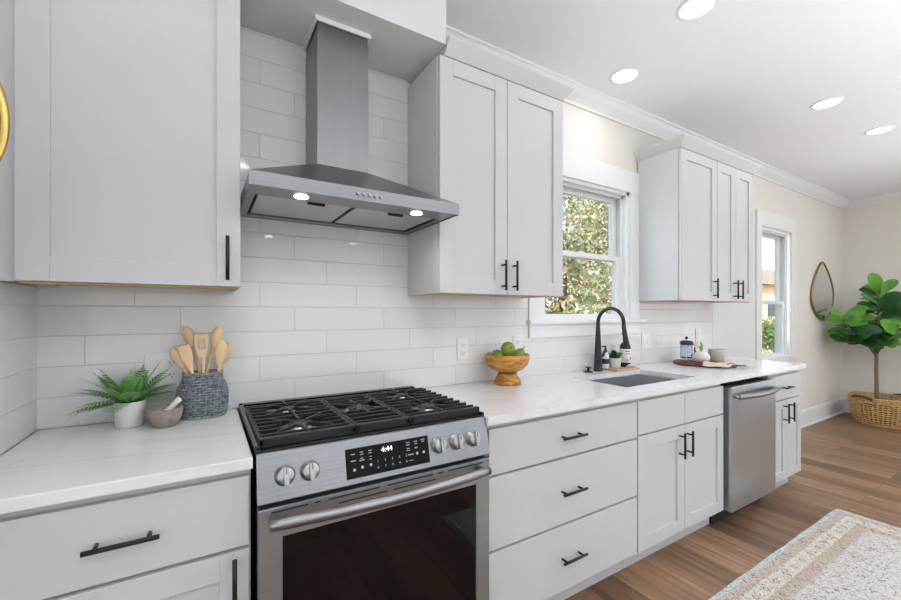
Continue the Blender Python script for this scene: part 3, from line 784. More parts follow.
for i in range(5):
    x = .445 + i * .0205; mb.box(x - .001, x + .001, HY - .0004, HY, 1.692, 1.694)
obj('button_marks', mb, M_slot, r)

# ================================================================ dishwasher
r = thing('dishwasher', (2.975, -.33, 0), 'stainless steel dishwasher built in between sink cabinet and end cabinet', 'dishwasher')
dx0, dx1 = 2.674, 3.275
obj('tub', MB().box(2.662, 3.282, -.600, -.03, .10, .845), M_void, r)
mb = MB(); mb.box(dx0, dx1, -.657, -.634, .104, .852, .003); mb.box(dx0 + .001, dx1 - .001, -.634, -.605, .106, .846)
d = obj('door', mb, [M_steelv], r)
mb = MB(); pts = []
for k in range(21):
    t_ = k / 20; pts.append((dx0 + .035 + t_ * .53, -.657 - .022 - .028 * math.sin(PI * t_), .792))
mb.tube(pts, .013, 14, flat=1.25)
mb.cyl((pts[0][0] + .006, -.657, .792), (pts[0][0] + .006, -.680, .792), .012, 10); mb.cyl((pts[-1][0] - .006, -.657, .792), (pts[-1][0] - .006, -.680, .792), .012, 10)
obj('handle', mb, M_steel, d)
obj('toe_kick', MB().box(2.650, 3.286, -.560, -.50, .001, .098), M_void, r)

# ================================================================ ceiling lights
def can(x, y, label, grp=None):
    r = thing('ceiling_light', (x, y, CEIL), label, 'ceiling light', 'recessed ceiling lights')
    obj('trim_ring', MB().lathe([(.086, CEIL - .0005), (.086, CEIL - .004), (.074, CEIL - .008), (.070, CEIL - .0045), (.070, CEIL - .0005)], (x, y, 0), 36, cap=False), M_trim, r)
    obj('diffuser', MB().lathe([(.0695, CEIL - .0035), (.0695, CEIL - .001), (.001, CEIL - .001)], (x, y, 0), 36), M_lamp, r)
    area('ceiling_lamp_light', (x, y, CEIL - .012), (0, 0, -1), .13, .13, CANW, (.97, .98, 1), 'DISK', 165)
CANW = 4.0
can(1.981, -.812, 'recessed ceiling light at the top edge, nearest the camera')
can(2.177, -.289, 'recessed ceiling light close to the crown above the sink window')
can(3.653, -.813, 'recessed ceiling light second from the right')
can(4.547, -.879, 'rightmost recessed ceiling light, furthest from the camera')
for x, y in ((-.28, -.95), (.30, -2.6), (1.98, -2.6), (3.65, -2.6), (6.1, -.95), (6.1, -2.6), (-1.4, -2.6)):  # unseen cans; the first is added to brighten the left counter
    area('ceiling_lamp_light', (x, y, CEIL - .012), (0, 0, -1), .13, .13, CANW, (.97, .98, 1), 'DISK', 165)
    rr_ = thing('ceiling_light', (x, y, CEIL), 'recessed ceiling light behind or beside the camera, outside the photo', 'ceiling light', 'recessed ceiling lights outside the frame')
    obj('trim_ring', MB().lathe([(.086, CEIL - .0005), (.086, CEIL - .004), (.070, CEIL - .006), (.070, CEIL - .0005)], (x, y, 0), 24, cap=False), M_trim, rr_)
    obj('diffuser', MB().lathe([(.0695, CEIL - .0035), (.0695, CEIL - .001), (.001, CEIL - .001)], (x, y, 0), 24), M_lamp, rr_)

# ================================================================ outlets
def outlet(x, z, label, w=.072, h=.118, kind='duplex'):
    r = thing('wall_outlet' if kind != 'switch' else 'light_switch', (x, -.011, z), label, 'outlet' if kind != 'switch' else 'switch')
    y = -.0105
    obj('cover_plate', MB().box(x - w / 2, x + w / 2, y - .006, y, z - h / 2, z + h / 2, .002), M_plastic, r)
    def duplex(cx):
        for dz in (-.021, .021):
            f = obj('socket', MB().box(cx - .016, cx + .016, y - .0085, y - .006, z + dz - .014, z + dz + .014, .002), M_plastic, r)
            obj('slot', MB().box(cx - .007, cx - .005, y - .0088, y - .0084, z + dz - .002, z + dz + .007), M_slot, f)
            obj('slot', MB().box(cx + .005, cx + .007, y - .0088, y - .0084, z + dz - .002, z + dz + .006), M_slot, f)
            obj('slot', MB().cyl((cx, y - .0088, z + dz - .008), (cx, y - .0084, z + dz - .008), .0022, 8), M_slot, f)
    if kind == 'duplex': duplex(x)
    elif kind == 'double': duplex(x + w / 4 - .004); obj('rocker', MB().box(x - w / 4 - .014, x - w / 4 + .018, y - .0085, y - .006, z - .033, z + .033, .002), M_plastic, r)
    else:
        for cx in (x - .023, x + .023): obj('rocker', MB().box(cx - .0165, cx + .0165, y - .0085, y - .006, z - .033, z + .033, .002), M_plastic, r)
outlet(-.131, 1.088, 'wide white outlet plate behind the wooden utensils', .115, .125, 'double')
outlet(1.182, 1.103, 'white duplex outlet on tile left of the fruit bowl')
outlet(1.568, 1.106, 'white duplex outlet just right behind the green fruit')
outlet(2.830, 1.088, 'white double rocker switch plate right of the faucet', .118, .118, 'switch')
outlet(3.555, 1.103, 'white outlet above the round board, behind the coffee press')

# ================================================================ counter items, left
CT = .9145
def fern(root, base, n, L, seed, ymax, m, name='foliage'):
    q = random.Random(seed); mb = MB()
    for i in range(n):
        az = 2 * PI * i / n * 2.618 + q.uniform(-.3, .3); el = q.uniform(.1, 1.2); ln = L * q.uniform(.65, 1.05)
        d = Vector((math.cos(az) * math.cos(el), math.sin(az) * math.cos(el) * .8, math.sin(el)))
        p = Vector(base) + Vector((math.cos(az), math.sin(az), 0)) * .012; st = 14; pts = []
        vel = d.copy()
        for k in range(st + 1):
            pts.append(p.copy()); p = p + vel * ln / st; vel.z -= .055 * (1.15 - el * .4); vel.normalize()
            if p.y > ymax: p.y = ymax - .001 * q.random()
            if p.x > base[0] + .118: break
        m_ = len(pts)
        if m_ < 5: continue
        mb.tube(pts, [.0011 * (1 - .7 * k / st) for k in range(m_)], 4, 0)
        for k in range(2, m_):
            t = (pts[k] - pts[k - 1]).normalized(); side = t.cross(Vector((0, 0, 1)))
            if side.length < .05: side = Vector((1, 0, 0))
            side.normalize(); nr = side.cross(t).normalized()
            f = math.sin(PI * min(1, (k + .5) / (st + 1)) ** .8); w = ln * .21 * max(.15, f)
            for s in (-1, 1):
                tip = pts[k] + side * s * w + t * w * .55 - nr * w * .15; a = pts[k] - t * .0022; b_ = pts[k] + t * .0042
                m1 = pts[k] + side * s * w * .5 + t * (w * .28 + .0034); m2 = pts[k] + side * s * w * .5 + t * (w * .28 - .003)
                for v_ in (tip, m1, m2): v_.y = min(v_.y, ymax + .004)
                mb.face([a, m2, tip, m1, b_], 1 if (i % 3 == 0 or k > 11) else 0)
    return obj(name, mb, m, root, fix=False)
px, py = -.219, -.100
r = thing('potted_fern', (px, py, CT), 'small green fern in a white ceramic pot on the left counter', 'potted plant')
obj('pot', MB().lathe([(.036, 0), (.040, .004), (.042, .06), (.044, .080), (.045, .084), (.041, .084), (.039, .07), (.001, .07)], (px, py, CT), 36, cap=True), M_ceram, r)
obj('soil', MB().lathe([(.0385, .0705), (.0385, .074), (.001, .076)], (px, py, CT), 20), M_soil, r)
fern(r, (px, py, CT + .075), 44, .150, 5, -.022, [M_green, plain('fern_light_green', srgb(152, 194, 122), .5, noise=.3, nscale=40)])
mx_, my_ = -.116, -.168
r = thing('mortar', (mx_, my_, CT), 'rough grey stone mortar between the fern and the wicker basket', 'mortar')
obj('bowl', MB().lathe([(.026, 0), (.034, .003), (.046, .025), (.052, .058), (.051, .063), (.045, .062), (.040, .04), (.020, .022), (.001, .020)], (mx_, my_, CT), 36), M_stone, r)
o = obj('pestle', MB().tube([(mx_ - .010, my_ + .0, CT + .031), (mx_ + .012, my_ + .0, CT + .056), (mx_ + .030, my_ + .0, CT + .076), (mx_ + .040, my_, CT + .087), (mx_ + .042, my_, CT + .089)], [.013, .010, .009, .010, .005], 14), M_ceram)
tag(o, 'pale marble pestle leaning in the stone mortar', 'pestle')
# wicker crock
bxc, byc = -.008, -.078
r = thing('utensil_basket', (bxc, byc, CT), 'grey woven wicker crock holding wooden utensils beside the range', 'basket')
def crock_r(z):  # outline half width
    P_ = [(0, .070), (.02, .076), (.06, .078), (.10, .077), (.118, .070), (.130, .061), (.145, .059), (.160, .061)]
    for (a, ra), (b_, rb) in zip(P_, P_[1:]):
        if z <= b_: return ra + (rb - ra) * (z - a) / (b_ - a)
    return P_[-1][1]
def se(a, p=.8): c_, s_ = math.cos(a), math.sin(a); return math.copysign(abs(c_) ** p, c_), math.copysign(abs(s_) ** p, s_)
mb = MB(); SY = .74; NS = 40
rows = 17
for i in range(rows):
    z = .004 + i * .155 / rows; pts = []
    for k in range(NS * 2):
        a = 2 * PI * k / (NS * 2); c_, s_ = se(a); q = crock_r(z) + .0032 * math.cos(a * NS / 2 + PI * (i % 2))
        pts.append((bxc + c_ * q, byc + s_ * q * SY, CT + z + .002))
    mb.tube(pts, .0040, 5, 0, True)
obj('weave', mb, M_greyw, r)
mb = MB()
for k in range(NS):
    a = 2 * PI * (k + .5) / NS; c_, s_ = se(a)
    mb.tube([(bxc + c_ * crock_r(z), byc + s_ * crock_r(z) * SY, CT + z) for z in (.002, .06, .10, .12, .132, .146, .160)], .0022, 4)
obj('stakes', mb, M_greyw, r)
M_rim = wood_grain('pale_rim', srgb(128, 130, 130), srgb(170, 168, 162), (60, 60, 60))
for rn, zz, q_ in (('rim', .161, .063), ('base_braid', .005, .073)):
    mb = MB()
    for ph in (0, PI):
        mb.tube([(bxc + se(a)[0] * q_, byc + se(a)[1] * q_ * SY, CT + zz + .002 * math.sin(a * 20 + ph)) for a in [2 * PI * k / 80 for k in range(80)]], .0032, 5, 0, True)
    obj(rn, mb, M_rim, r)
obj('liner', MB().lathe([(.066, .003), (.073, .05), (.070, .10), (.055, .14), (.052, .14), (.001, .02)], (bxc, byc, CT), 28, sy=SY * .98), M_void, r)
def utensil(name, tip, foot, w, ln, label, kind='spoon', tilt=0):
    """blade top at tip, handle foot inside the crock"""
    tip = Vector(tip); foot = Vector(foot); ax = (tip - foot).normalized(); side = ax.cross(Vector((0, 1, 0))).normalized() * -1
    side = (side + Vector((0, tilt, 0))).normalized(); nr = ax.cross(side).normalized()
    r_ = thing(name, foot, label, 'utensil', 'wooden utensils in the wicker crock')
    T = (tip - foot).length; mb = MB()
    mb.tube([foot, foot + ax * (T - ln) * .5, foot + ax * (T - ln * .85)], [.0045, .0048, .0055], 10)
    obj('shaft', mb, M_olive, r_)
    hb = MB(); n = 12; out = []
    for i in range(n + 1):
        t_ = i / n
        if kind == 'spoon': hw = w / 2 * (max(0.02, math.sin(PI * (t_ * .93 + .03))) ** .62) * (.62 + .55 * t_ if t_ < .7 else 1.0)
        elif kind == 'spatula': hw = w / 2 * (.28 + .72 * min(1, t_ * 1.7) ** 1.2)
        else: hw = w / 2 * (.25 + .75 * min(1, t_ * 1.9) ** 1.1)
        out.append((foot + ax * (T - ln + ln * t_), hw))
    if kind != 'slotted':
        rg = []
        for c_, hw in out:
            rg.append([c_ + side * hw * math.cos(a) + nr * (.0042 * math.sin(a)) - nr * (0.006 * (1 - (math.cos(a)) ** 2) * (hw / (w / 2)) if kind == 'spoon' else 0) for a in [2 * PI * k / 16 for k in range(16)]])
        hb.rings(rg)
    else:
        def plate(c0, c1, a0, b0, a1, b1):
            th = .003
            hb.hexa([c0 + side * a0 - nr * th, c0 + side * b0 - nr * th, c0 + side * b0 + nr * th, c0 + side * a0 + nr * th,
                     c1 + side * a1 - nr * th, c1 + side * b1 - nr * th, c1 + side * b1 + nr * th, c1 + side * a1 + nr * th])
        f0, f1, f2, f3 = [foot + ax * (T - ln * k) for k in (1, .55, .18, 0)]
        h = w / 2
        plate(f0, f1, -h * .25, h * .25, -h * .85, h * .85)
        edges = [-1, -.56, -.30, -.12, .12, .30, .56, 1]
        for k in range(0, 8, 2): plate(f1, f2, h * edges[k] * (.85 if k in (0,) else 1), h * edges[k + 1] * (.85 if k == 6 else 1), h * edges[k], h * edges[k + 1])
        plate(f2, f3, -h, h, -h, h)
    obj('blade' if kind != 'spoon' else 'spoon_bowl', hb, M_olive, r_)
    return r_
utensil('wooden_spoon', (-.103, -.085, 1.172), (.010, -.080, .935), .040, .085, 'leftmost pale wooden spoon, leaning left behind the flat spatula')
utensil('wooden_spatula', (-.068, -.105, 1.180), (-.005, -.085, .935), .040, .105, 'flat-ended wooden spatula in the crock, leaning left', 'spatula')
utensil('wooden_spoon', (-.064, -.040, 1.246), (.020, -.065, .935), .038, .080, 'tall round wooden spoon at the back, left of the slotted turner')
utensil('slotted_turner', (-.014, -.090, 1.218), (.002, -.080, .935), .044, .100, 'wooden turner with three slots, upright in the crock middle', 'slotted')
utensil('wooden_spoon', (.045, -.060, 1.245), (-.030, -.075, .935), .042, .085, 'tall wooden spoon leaning right, highest on the right side')
utensil('wooden_spoon', (.053, -.105, 1.196), (.028, -.095, .935), .046, .105, 'broad wooden spoon in front on the right side of the crock')
utensil('wooden_spoon', (.073, -.055, 1.180), (.030, -.060, .935), .040, .085, 'half-hidden wooden spoon at the far right behind the broad one')

# ================================================================ fruit bowl
bx0, by0 = 1.386, -.140
r = thing('fruit_bowl', (bx0, by0, CT), 'footed turned wood bowl of green fruit on the counter', 'bowl')
obj('bowl', MB().lathe([(.050, .066), (.085, .080), (.108, .105), (.117, .135), (.118, .158), (.115, .161), (.111, .157), (.104, .120), (.075, .090), (.001, .078)], (bx0, by0, CT), 48), M_bowl, r)
obj('foot', MB().lathe([(.072, 0), (.074, .006), (.066, .030), (.052, .052), (.048, .0655), (.001, .0657)], (bx0, by0, CT), 40), M_bowl, r)
def apple(x, y, z, rad, label, m, ax=(0, 0, 1), pear=False):
    rt = thing('green_apple' if not pear else 'green_pear', (x, y, z), label, 'fruit')
    M = Vector((0, 0, 1)).rotation_difference(Vector(ax)).to_matrix()
    def fn(v):
        h = v.z / rad; q = math.hypot(v.x, v.y) / rad
        z_ = v.z * (.92) - (.20 * rad * max(0, 1 - q * 2.2) if v.z > 0 else -.12 * rad * max(0, 1 - q * 2.5))
        k = 1 + .05 * h
        if pear: k = 1 - .28 * max(0, h); z_ = v.z * 1.25
        return Vector((v.x * k, v.y * k, z_))
    obj('flesh', MB().sphere((x, y, z), rad, 22, 16, 0, (1, 1, 1), M, fn), m, rt)
    a = Vector(ax).normalized(); t = Vector((x, y, z)) + a * rad * (.70 if not pear else 1.2)
    obj('stem', MB().tube([t, t + a * rad * .18 + Vector((.001, 0, 0)), t + a * rad * .42 + Vector((.004, 0, .001))], [.0018, .0016, .0022], 6), M_twig, rt)
apple(bx0 - .012, by0 - .020, CT + .188, .0400, 'round green apple on top of the fruit in the bowl', M_fruit, (-.25, -.85, .25))
apple(bx0 - .062, by0 + .010, CT + .147, .0400, 'green apple on the left side of the wooden bowl', M_pear, (-.5, .1, .8))
apple(bx0 + .052, by0 - .030, CT + .148, .0380, 'green pear on the right side of the bowl', M_fruit, (.35, -.3, .8), True)
apple(bx0 + .020, by0 + .055, CT + .138, .0380, 'dark green apple at the back of the bowl', M_pear, (.1, .3, .9))
apple(bx0 - .030, by0 - .060, CT + .136, .0330, 'green apple low in front inside the bowl', M_pear, (-.3, -.3, .9))

# ================================================================ things behind the faucet
sx, sy = 2.40, -.115
o = obj('wood_slab', MB().box(2.275, 2.520, -.165, -.045, CT, CT + .010, .003), M_slab); tag(o, 'pale wood slab on the counter behind the faucet', 'tray')
px, py = 2.365, -.085; z0 = CT + .0103
r = thing('potted_plant', (px, py, z0), 'tiny green leafy plant in white pot right behind the faucet', 'potted plant')
obj('pot', MB().lathe([(.030, 0), (.033, .003), (.039, .062), (.039, .068), (.035, .068), (.034, .058), (.001, .058)], (px, py, z0), 28), M_ceram, r)
mb = MB(); q = random.Random(3)
def simple_leaf(mb, base, ax, nr, L, w, mat=0, cup=.12, n=6, shape=None):
    ax = ax.normalized(); side = ax.cross(nr).normalized(); nr = side.cross(ax).normalized(); rows_ = []
    for i in range(n + 1):
        t_ = i / n; wd = (shape(t_) if shape else math.sin(PI * min(1, t_ * .96 + .02)) ** .75) * w / 2
        c_ = base + ax * L * t_ - nr * L * .28 * t_ * t_
        rows_.append([c_ + side * wd * s + nr * cup * abs(s) * wd for s in (-1, -.5, 0, .5, 1)])
    mb.grid(rows_, mat)
for i in range(46):
    az = q.uniform(0, 2 * PI); el = q.uniform(.15, 1.4); d = Vector((math.cos(az) * math.cos(el), math.sin(az) * math.cos(el) * .7, math.sin(el)))
    b_ = Vector((px, py, z0 + .060)) + d * q.uniform(0.005, .028)
    simple_leaf(mb, b_, d, Vector((0, 0, 1)) + d * .1 + Vector((q.uniform(-.3, .3), q.uniform(-.5, 0), 0)), q.uniform(.032, .050), .026, i % 2)
obj('foliage', mb, [plain('small_leaf_dark', srgb(52, 100, 48), .4), plain('small_leaf_light', srgb(122, 168, 88), .4)], r, fix=False)
px, py, z0 = 2.478, -.082, CT + .0103
r = thing('soap_bottle', (px, py, z0), 'amber bottle with white label standing right of the tiny plant', 'bottle')
obj('bottle', MB().lathe([(.032, 0), (.036, .004), (.036, .135), (.030, .155), (.014, .170), (.013, .185), (.001, .185)], (px, py, z0), 28), M_amber, r)
obj('cap', MB().lathe([(.0155, .1855), (.0155, .205), (.004, .206), (.004, .222), (.001, .222)], (px, py, z0), 20).box(px - .034, px + .008, py - .006, py + .006, z0 + .2225, z0 + .233, .002), M_matte, r, label='black pump cap')
lb = obj('label', MB().lathe([(.0363, .030), (.0368, .031), (.0368, .122), (.0363, .123)], (px, py, z0), 28, cap=False), M_label, r, label='white paper label')
mb = MB()
for zz, hh, a0, a1 in ((.108, .006, -2.5, -1.6), (.094, .003, -2.4, -1.2), (.086, .003, -2.4, -1.5), (.060, .016, -1.6, -1.1), (.050, .003, -2.5, -1.8), (.042, .003, -2.5, -1.7)):
    n = 8; rows_ = [[(px + .0371 * math.cos(a0 + (a1 - a0) * i / n), py + .0371 * math.sin(a0 + (a1 - a0) * i / n), z0 + zz + s * hh / 2) for i in range(n + 1)] for s in (-1, 1)]
    mb.grid(rows_)
obj('label_print', mb, M_ink, lb, fix=False)
px, py, z0 = 2.296, -.060, CT + .0103
r = thing('soap_dispenser', (px, py, z0), 'small white and navy pump dispenser hidden between faucet and plant pot', 'bottle')
obj('bottle', MB().lathe([(.022, 0), (.025, .003), (.025, .090), (.012, .105), (.001, .105)], (px, py, z0), 24), M_ceram, r)
obj('label', MB().lathe([(.0252, .030), (.0256, .031), (.0256, .062), (.0252, .063)], (px, py, z0), 24, cap=False), M_blue, r, label='dark blue label band')
obj('pump', MB().lathe([(.012, .1055), (.012, .118), (.004, .119), (.004, .140), (.001, .140)], (px, py, z0), 16).box(px - .030, px + .008, py - .005, py + .005, z0 + .1405, z0 + .150, .002), M_matte, r)
# rolled cloth on slab
mb = MB().tube([(2.415, -.145, z0 + .012), (2.44, -.142, z0 + .013), (2.47, -.138, z0 + .013), (2.505, -.136, z0 + .012)], [.010, .0125, .012, .010], 12)
o = obj('folded_cloth', mb, M_cloth); tag(o, 'small beige rolled cloth on the pale wood slab', 'cloth')

# ================================================================ round board group
bcx, bcy = 3.150, -.262; z0 = CT
o = obj('serving_board', MB().lathe([(.190, 0), (.200, .004), (.202, .012), (.197, .018), (.001, .018)], (bcx, bcy, z0), 56), M_board)
tag(o, 'round reddish wood serving board at the right of the counter', 'board')
z1 = z0 + .0185
px, py = 3.135, -.145
r = thing('coffee_press', (px, py, z1), 'small glass coffee press with dark lid on the serving board', 'coffee press')
obj('jar', MB().lathe([(.038, .006), (.040, .010), (.040, .125), (.0385, .125), (.0385, .012), (.001, .012)], (px, py, z1), 28), M_jar, r)
mb = MB().lathe([(.041, 0), (.042, .006), (.040, .010), (.001, .010)], (px, py, z1), 28)
for a in (0, PI / 2, PI, 3 * PI / 2): mb.box(px + .0415 * math.cos(a + .5) - .003, px + .0415 * math.cos(a + .5) + .003, py + .0415 * math.sin(a + .5) - .003, py + .0415 * math.sin(a + .5) + .003, z1 + .005, z1 + .120)
obj('frame', mb, M_chrome, r)
obj('lid', MB().lathe([(.044, .118), (.046, .124), (.045, .142), (.036, .150), (.001, .152)], (px, py, z1), 28), plain('navy_plastic', srgb(44, 48, 66), .35), r)
obj('plunger', MB().cyl((px, py, z1 + .012), (px, py, z1 + .165), .0022, 8).sphere((px, py, z1 + .172), .011, 12, 8).lathe([(.036, .020), (.036, .026), (.001, .026)], (px, py, z1), 20), M_black, r)
obj('handle', MB().tube([(px + .045, py - .01, z1 + .125), (px + .078, py - .02, z1 + .118), (px + .080, py - .02, z1 + .050), (px + .047, py - .01, z1 + .035)], [.006, .007, .007, .006], 10), M_black, r)
px, py = 3.112, -.262
r = thing('bud_vase', (px, py, z1), 'squat round white vase with a cream flower and green leaf on the board', 'vase')
obj('vase', MB().lathe([(.030, 0), (.048, .010), (.058, .030), (.054, .052), (.036, .070), (.018, .080), (.014, .080), (.001, .06)], (px, py, z1), 32), M_ceram, r)
mb = MB(); B0 = Vector((px, py, z1 + .075))
for d, L_ in (((.10, -.1, 1), .085), ((.45, -.1, 1), .075), ((-.15, 0, 1), .05)): simple_leaf(mb, B0, Vector(d), Vector((0, -1, .2)), L_, .022)
obj('leaves', mb, M_pear, r, fix=False)
mb = MB(); B1 = B0 + Vector((-.045, .01, .050))
for k in range(9):
    a = 2 * PI * k / 9; simple_leaf(mb, B1, Vector((math.cos(a), -.3, math.sin(a) * .8)), Vector((0, -1, .3)), .036, .022, cup=.3)
mb.tube([B0, B0 + Vector((-.02, .005, .03)), B1], .0018, 6)
obj('flower', mb, M_petal, r, fix=False)
o = obj('canister', MB().lathe([(.050, 0), (.052, .004), (.054, .088), (.053, .092), (.049, .092), (.048, .010), (.001, .010)], (3.255, -.300, z1), 32), M_beige)
tag(o, 'plain grey-beige cup behind the cloth on the serving board', 'cup')
# draped cloth
mb = MB(); n, m_ = 26, 16; rows_ = []; q = random.Random(4)
def clothz(u, v): return .007 + .010 * (math.sin(u * 9 + v * 3) * .5 + .5) * (1 - .3 * v) + .006 * math.sin(v * 11 + u * 4 + 1) * (1 - abs(u - .5))
for i in range(n + 1):
    row = []
    for j in range(m_ + 1):
        u, v_ = i / n, j / m_
        x = 2.955 + .235 * u + .05 * v_ - .02 * math.sin(v_ * 5); y = -.350 - .125 * v_ + .022 * math.sin(u * 5) - .055 * u
        rr = math.hypot(x - bcx, y - bcy)
        top = z1 + clothz(u, v_); lo = CT + .004 + clothz(u, v_) * .5
        k = min(1, max(0, (rr - .200) / .02)); k = k * k * (3 - 2 * k)
        row.append((x, y, top * (1 - k) + lo * k))
    rows_.append(row)
top_ = [[Vector(p) + Vector((0, 0, .003)) for p in r__] for r__ in rows_]
mb.grid(rows_).grid(top_)
for a, b_ in ((rows_[0], top_[0]), (rows_[-1], top_[-1]), ([r__[0] for r__ in rows_], [r__[0] for r__ in top_]), ([r__[-1] for r__ in rows_], [r__[-1] for r__ in top_])): mb.grid([a, b_])
r = thing('kitchen_towel', (3.07, -.42, z1), 'crumpled pale towel draped over the front of the serving board', 'towel')
obj('cloth', mb, M_cloth, r)
mb = MB(); edge = [Vector(r__[-1]) + Vector((0, -.001, .003)) for r__ in rows_[8:19]]
mb.tube(edge, .0032, 6)
edge = [Vector(r__[-3]) + Vector((0, 0, .0045)) for r__ in rows_[6:20]]; mb.tube(edge, .0018, 5)
obj('hem', mb, M_fringe, r, label='dark hem stripe')

# ================================================================ rug
hx, hy = 1.125, .405; rcx, rcy = 2.418, -1.292
mb = MB(); nx, ny = 90, 32; q = random.Random(2); rows_ = []
for i in range(nx + 1):
    row = []
    for j in range(ny + 1):
        x = -hx + 2 * hx * i / nx; y = -hy + 2 * hy * j / ny
        if i in (0, nx): x += .002 * math.sin(j * 1.3)
        if j in (0, ny): y += .0015 * math.sin(i * .4)
        row.append((rcx + x, rcy + y, .0075 + .0008 * math.sin(i * .8) * math.sin(j * .9)))
    rows_.append(row)
mb.grid(rows_)
bot = [[(p[0], p[1], .0008) for p in r__] for r__ in rows_]
for a, b_ in ((rows_[0], bot[0]), (rows_[-1], bot[-1]), ([r__[0] for r__ in rows_], [r__[0] for r__ in bot]), ([r__[-1] for r__ in rows_], [r__[-1] for r__ in bot])): mb.grid([a, b_])
r = thing('runner_rug', (rcx, rcy, .0), 'faded cream and grey patterned runner rug on the wood floor', 'rug')
obj('pile', mb, rug_mat(hx, hy), r, fix=True)
mb = MB()
for i in range(210):
    y = rcy - hy + .004 + i * (2 * hy - .008) / 209
    for s in (-1, 1):
        x = rcx + s * hx; mb.tube([(x - s * .002, y, .004), (x + s * .012, y + q.uniform(-.002, .002), .0035), (x + s * .022, y + q.uniform(-.004, .004), .0022)], .0011, 3)
obj('fringe', mb, plain('cotton_fringe', srgb(222, 222, 218), .9), r)

# ================================================================ mirror on the wall
r = thing('wall_mirror', (6.39, -.012, 1.21), 'teardrop wall mirror with thin bronze frame beside the tall window', 'mirror')
ctrl = [(6.380, 1.905), (6.500, 1.845), (6.640, 1.720), (6.725, 1.590), (6.735, 1.470), (6.670, 1.335), (6.560, 1.245), (6.430, 1.212), (6.290, 1.232), (6.150, 1.300), (6.060, 1.395), (6.040, 1.500), (6.080, 1.620), (6.170, 1.745), (6.270, 1.845)]
def catmull(P_, n=6):
    out = []; m = len(P_)
    for i in range(m):
        p0, p1, p2, p3 = P_[i - 1], P_[i], P_[(i + 1) % m], P_[(i + 2) % m]
        for k in range(n):
            t_ = k / n
            out.append(tuple(.5 * (2 * p1[a] + (p2[a] - p0[a]) * t_ + (2 * p0[a] - 5 * p1[a] + 4 * p2[a] - p3[a]) * t_ ** 2 + (3 * p1[a] - p0[a] - 3 * p2[a] + p3[a]) * t_ ** 3) for a in (0, 1)))
    return out
oc = catmull(ctrl)
obj('glass', MB().prism(oc, 'y', -.016, -.006), M_mirror, r)
obj('frame', MB().tube([(x, -.014, z) for x, z in oc], .011, 8, 0, True), M_mframe, r)

# ================================================================ fiddle leaf fig in basket
kx, ky = 6.765, -.440
r = thing('plant_basket', (kx, ky, 0), 'large open-weave seagrass basket standing on the floor by the end wall', 'basket')
def kr(z): t_ = z / .32; return .222 + .050 * math.sin(PI * min(1, t_ * .62)) + .008 * t_
mb = MB(); NS = 42; rows = 13
for i in range(rows):
    z = .010 + i * .30 / (rows - 1); pts = []
    for k in range(NS * 2):
        a = 2 * PI * k / (NS * 2); q_ = kr(z) + .005 * math.cos(a * NS + PI * (i % 2)); pts.append((kx + q_ * math.cos(a), ky + q_ * math.sin(a), z + .002 * math.sin(a * 7 + i)))
    mb.tube(pts, .0075 if i not in (0, rows - 1) else .012, 5, 0, True)
obj('weave', mb, M_wick, r)
mb = MB()
for k in range(NS):
    a = 2 * PI * (k + .5) / NS
    for o_ in (-.012, .012): mb.tube([(kx + kr(z) * math.cos(a + o_), ky + kr(z) * math.sin(a + o_), z) for z in (.004, .08, .16, .24, .312)], .0055, 4)
obj('stakes', mb, M_wick, r)
obj('base', MB().lathe([(.215, .001), (.22, .008), (.001, .008)], (kx, ky, 0), 40), M_wick, r)
for a in (PI * .86, PI * 1.86 + .0):
    mb = MB(); pts = []
    for k in range(15):
        t_ = k / 14; b_ = a + (t_ - .5) * .75; q_ = kr(.31) + .010; pts.append((kx + q_ * math.cos(b_), ky + q_ * math.sin(b_), .305 + .020 * math.sin(PI * t_)))
    mb.tube(pts, .015, 8)
    obj('handle', mb, M_leather, r, label='brown leather-wrapped handle')
tx, ty = 6.705, -.405
r = thing('fiddle_leaf_fig', (tx, ty, .012), 'tall fiddle leaf fig tree with broad green leaves, in the seagrass basket', 'potted plant')
obj('pot', MB().lathe([(.13, .009), (.15, .02), (.165, .19), (.165, .20), (.155, .20), (.150, .17), (.001, .17)], (tx + .02, ty - .02, 0), 32), M_void, r)
obj('soil', MB().lathe([(.149, .1705), (.149, .178), (.001, .182)], (tx + .02, ty - .02, 0), 24), M_soil, r)
def R(*p): return Vector(p)
# camera-facing right / depth directions are only used to spread branches realistically around the trunk
trunk = [R(tx, ty, .178), R(tx + .006, ty, .42), R(tx - .008, ty, .64), R(tx - .003, ty, .82)]
obj('trunk', MB().tube(trunk, [.022, .019, .017, .016], 12), M_bark, r)
J = trunk[-1]
br = {
 'main': [J, R(tx + .0, ty, 1.10), R(tx - .02, ty - .02, 1.35), R(tx - .02, ty - .02, 1.62)],
 'left': [J + R(0, 0, -.04), R(tx - .10, ty + .06, 1.02), R(tx - .26, ty + .16, 1.16), R(tx - .36, ty + .20, 1.30)],
 'lowleft': [R(tx - .05, ty + .03, .95), R(tx - .22, ty + .10, 1.02), R(tx - .38, ty + .18, 1.03)],
 'right': [J + R(0, 0, -.02), R(tx + .08, ty - .05, 1.05), R(tx + .17, ty - .16, 1.22), R(tx + .20, ty - .20, 1.42)],
 'back': [J, R(tx + .10, ty + .09, 1.08), R(tx + .20, ty + .14, 1.36)],
 'front': [J, R(tx - .05, ty - .10, 1.05), R(tx - .08, ty - .20, 1.15)],
}
for p in br.values():
    for v_ in p[1:]: v_.z -= .075
br['lowleft'][0].z -= .06
mb = MB()
for k, p in br.items(): mb.tube(p, [.011 * (1 - .22 * i) for i in range(len(p))], 8)
obj('branches', mb, M_bark, r)
mb = MB(); q = random.Random(21)
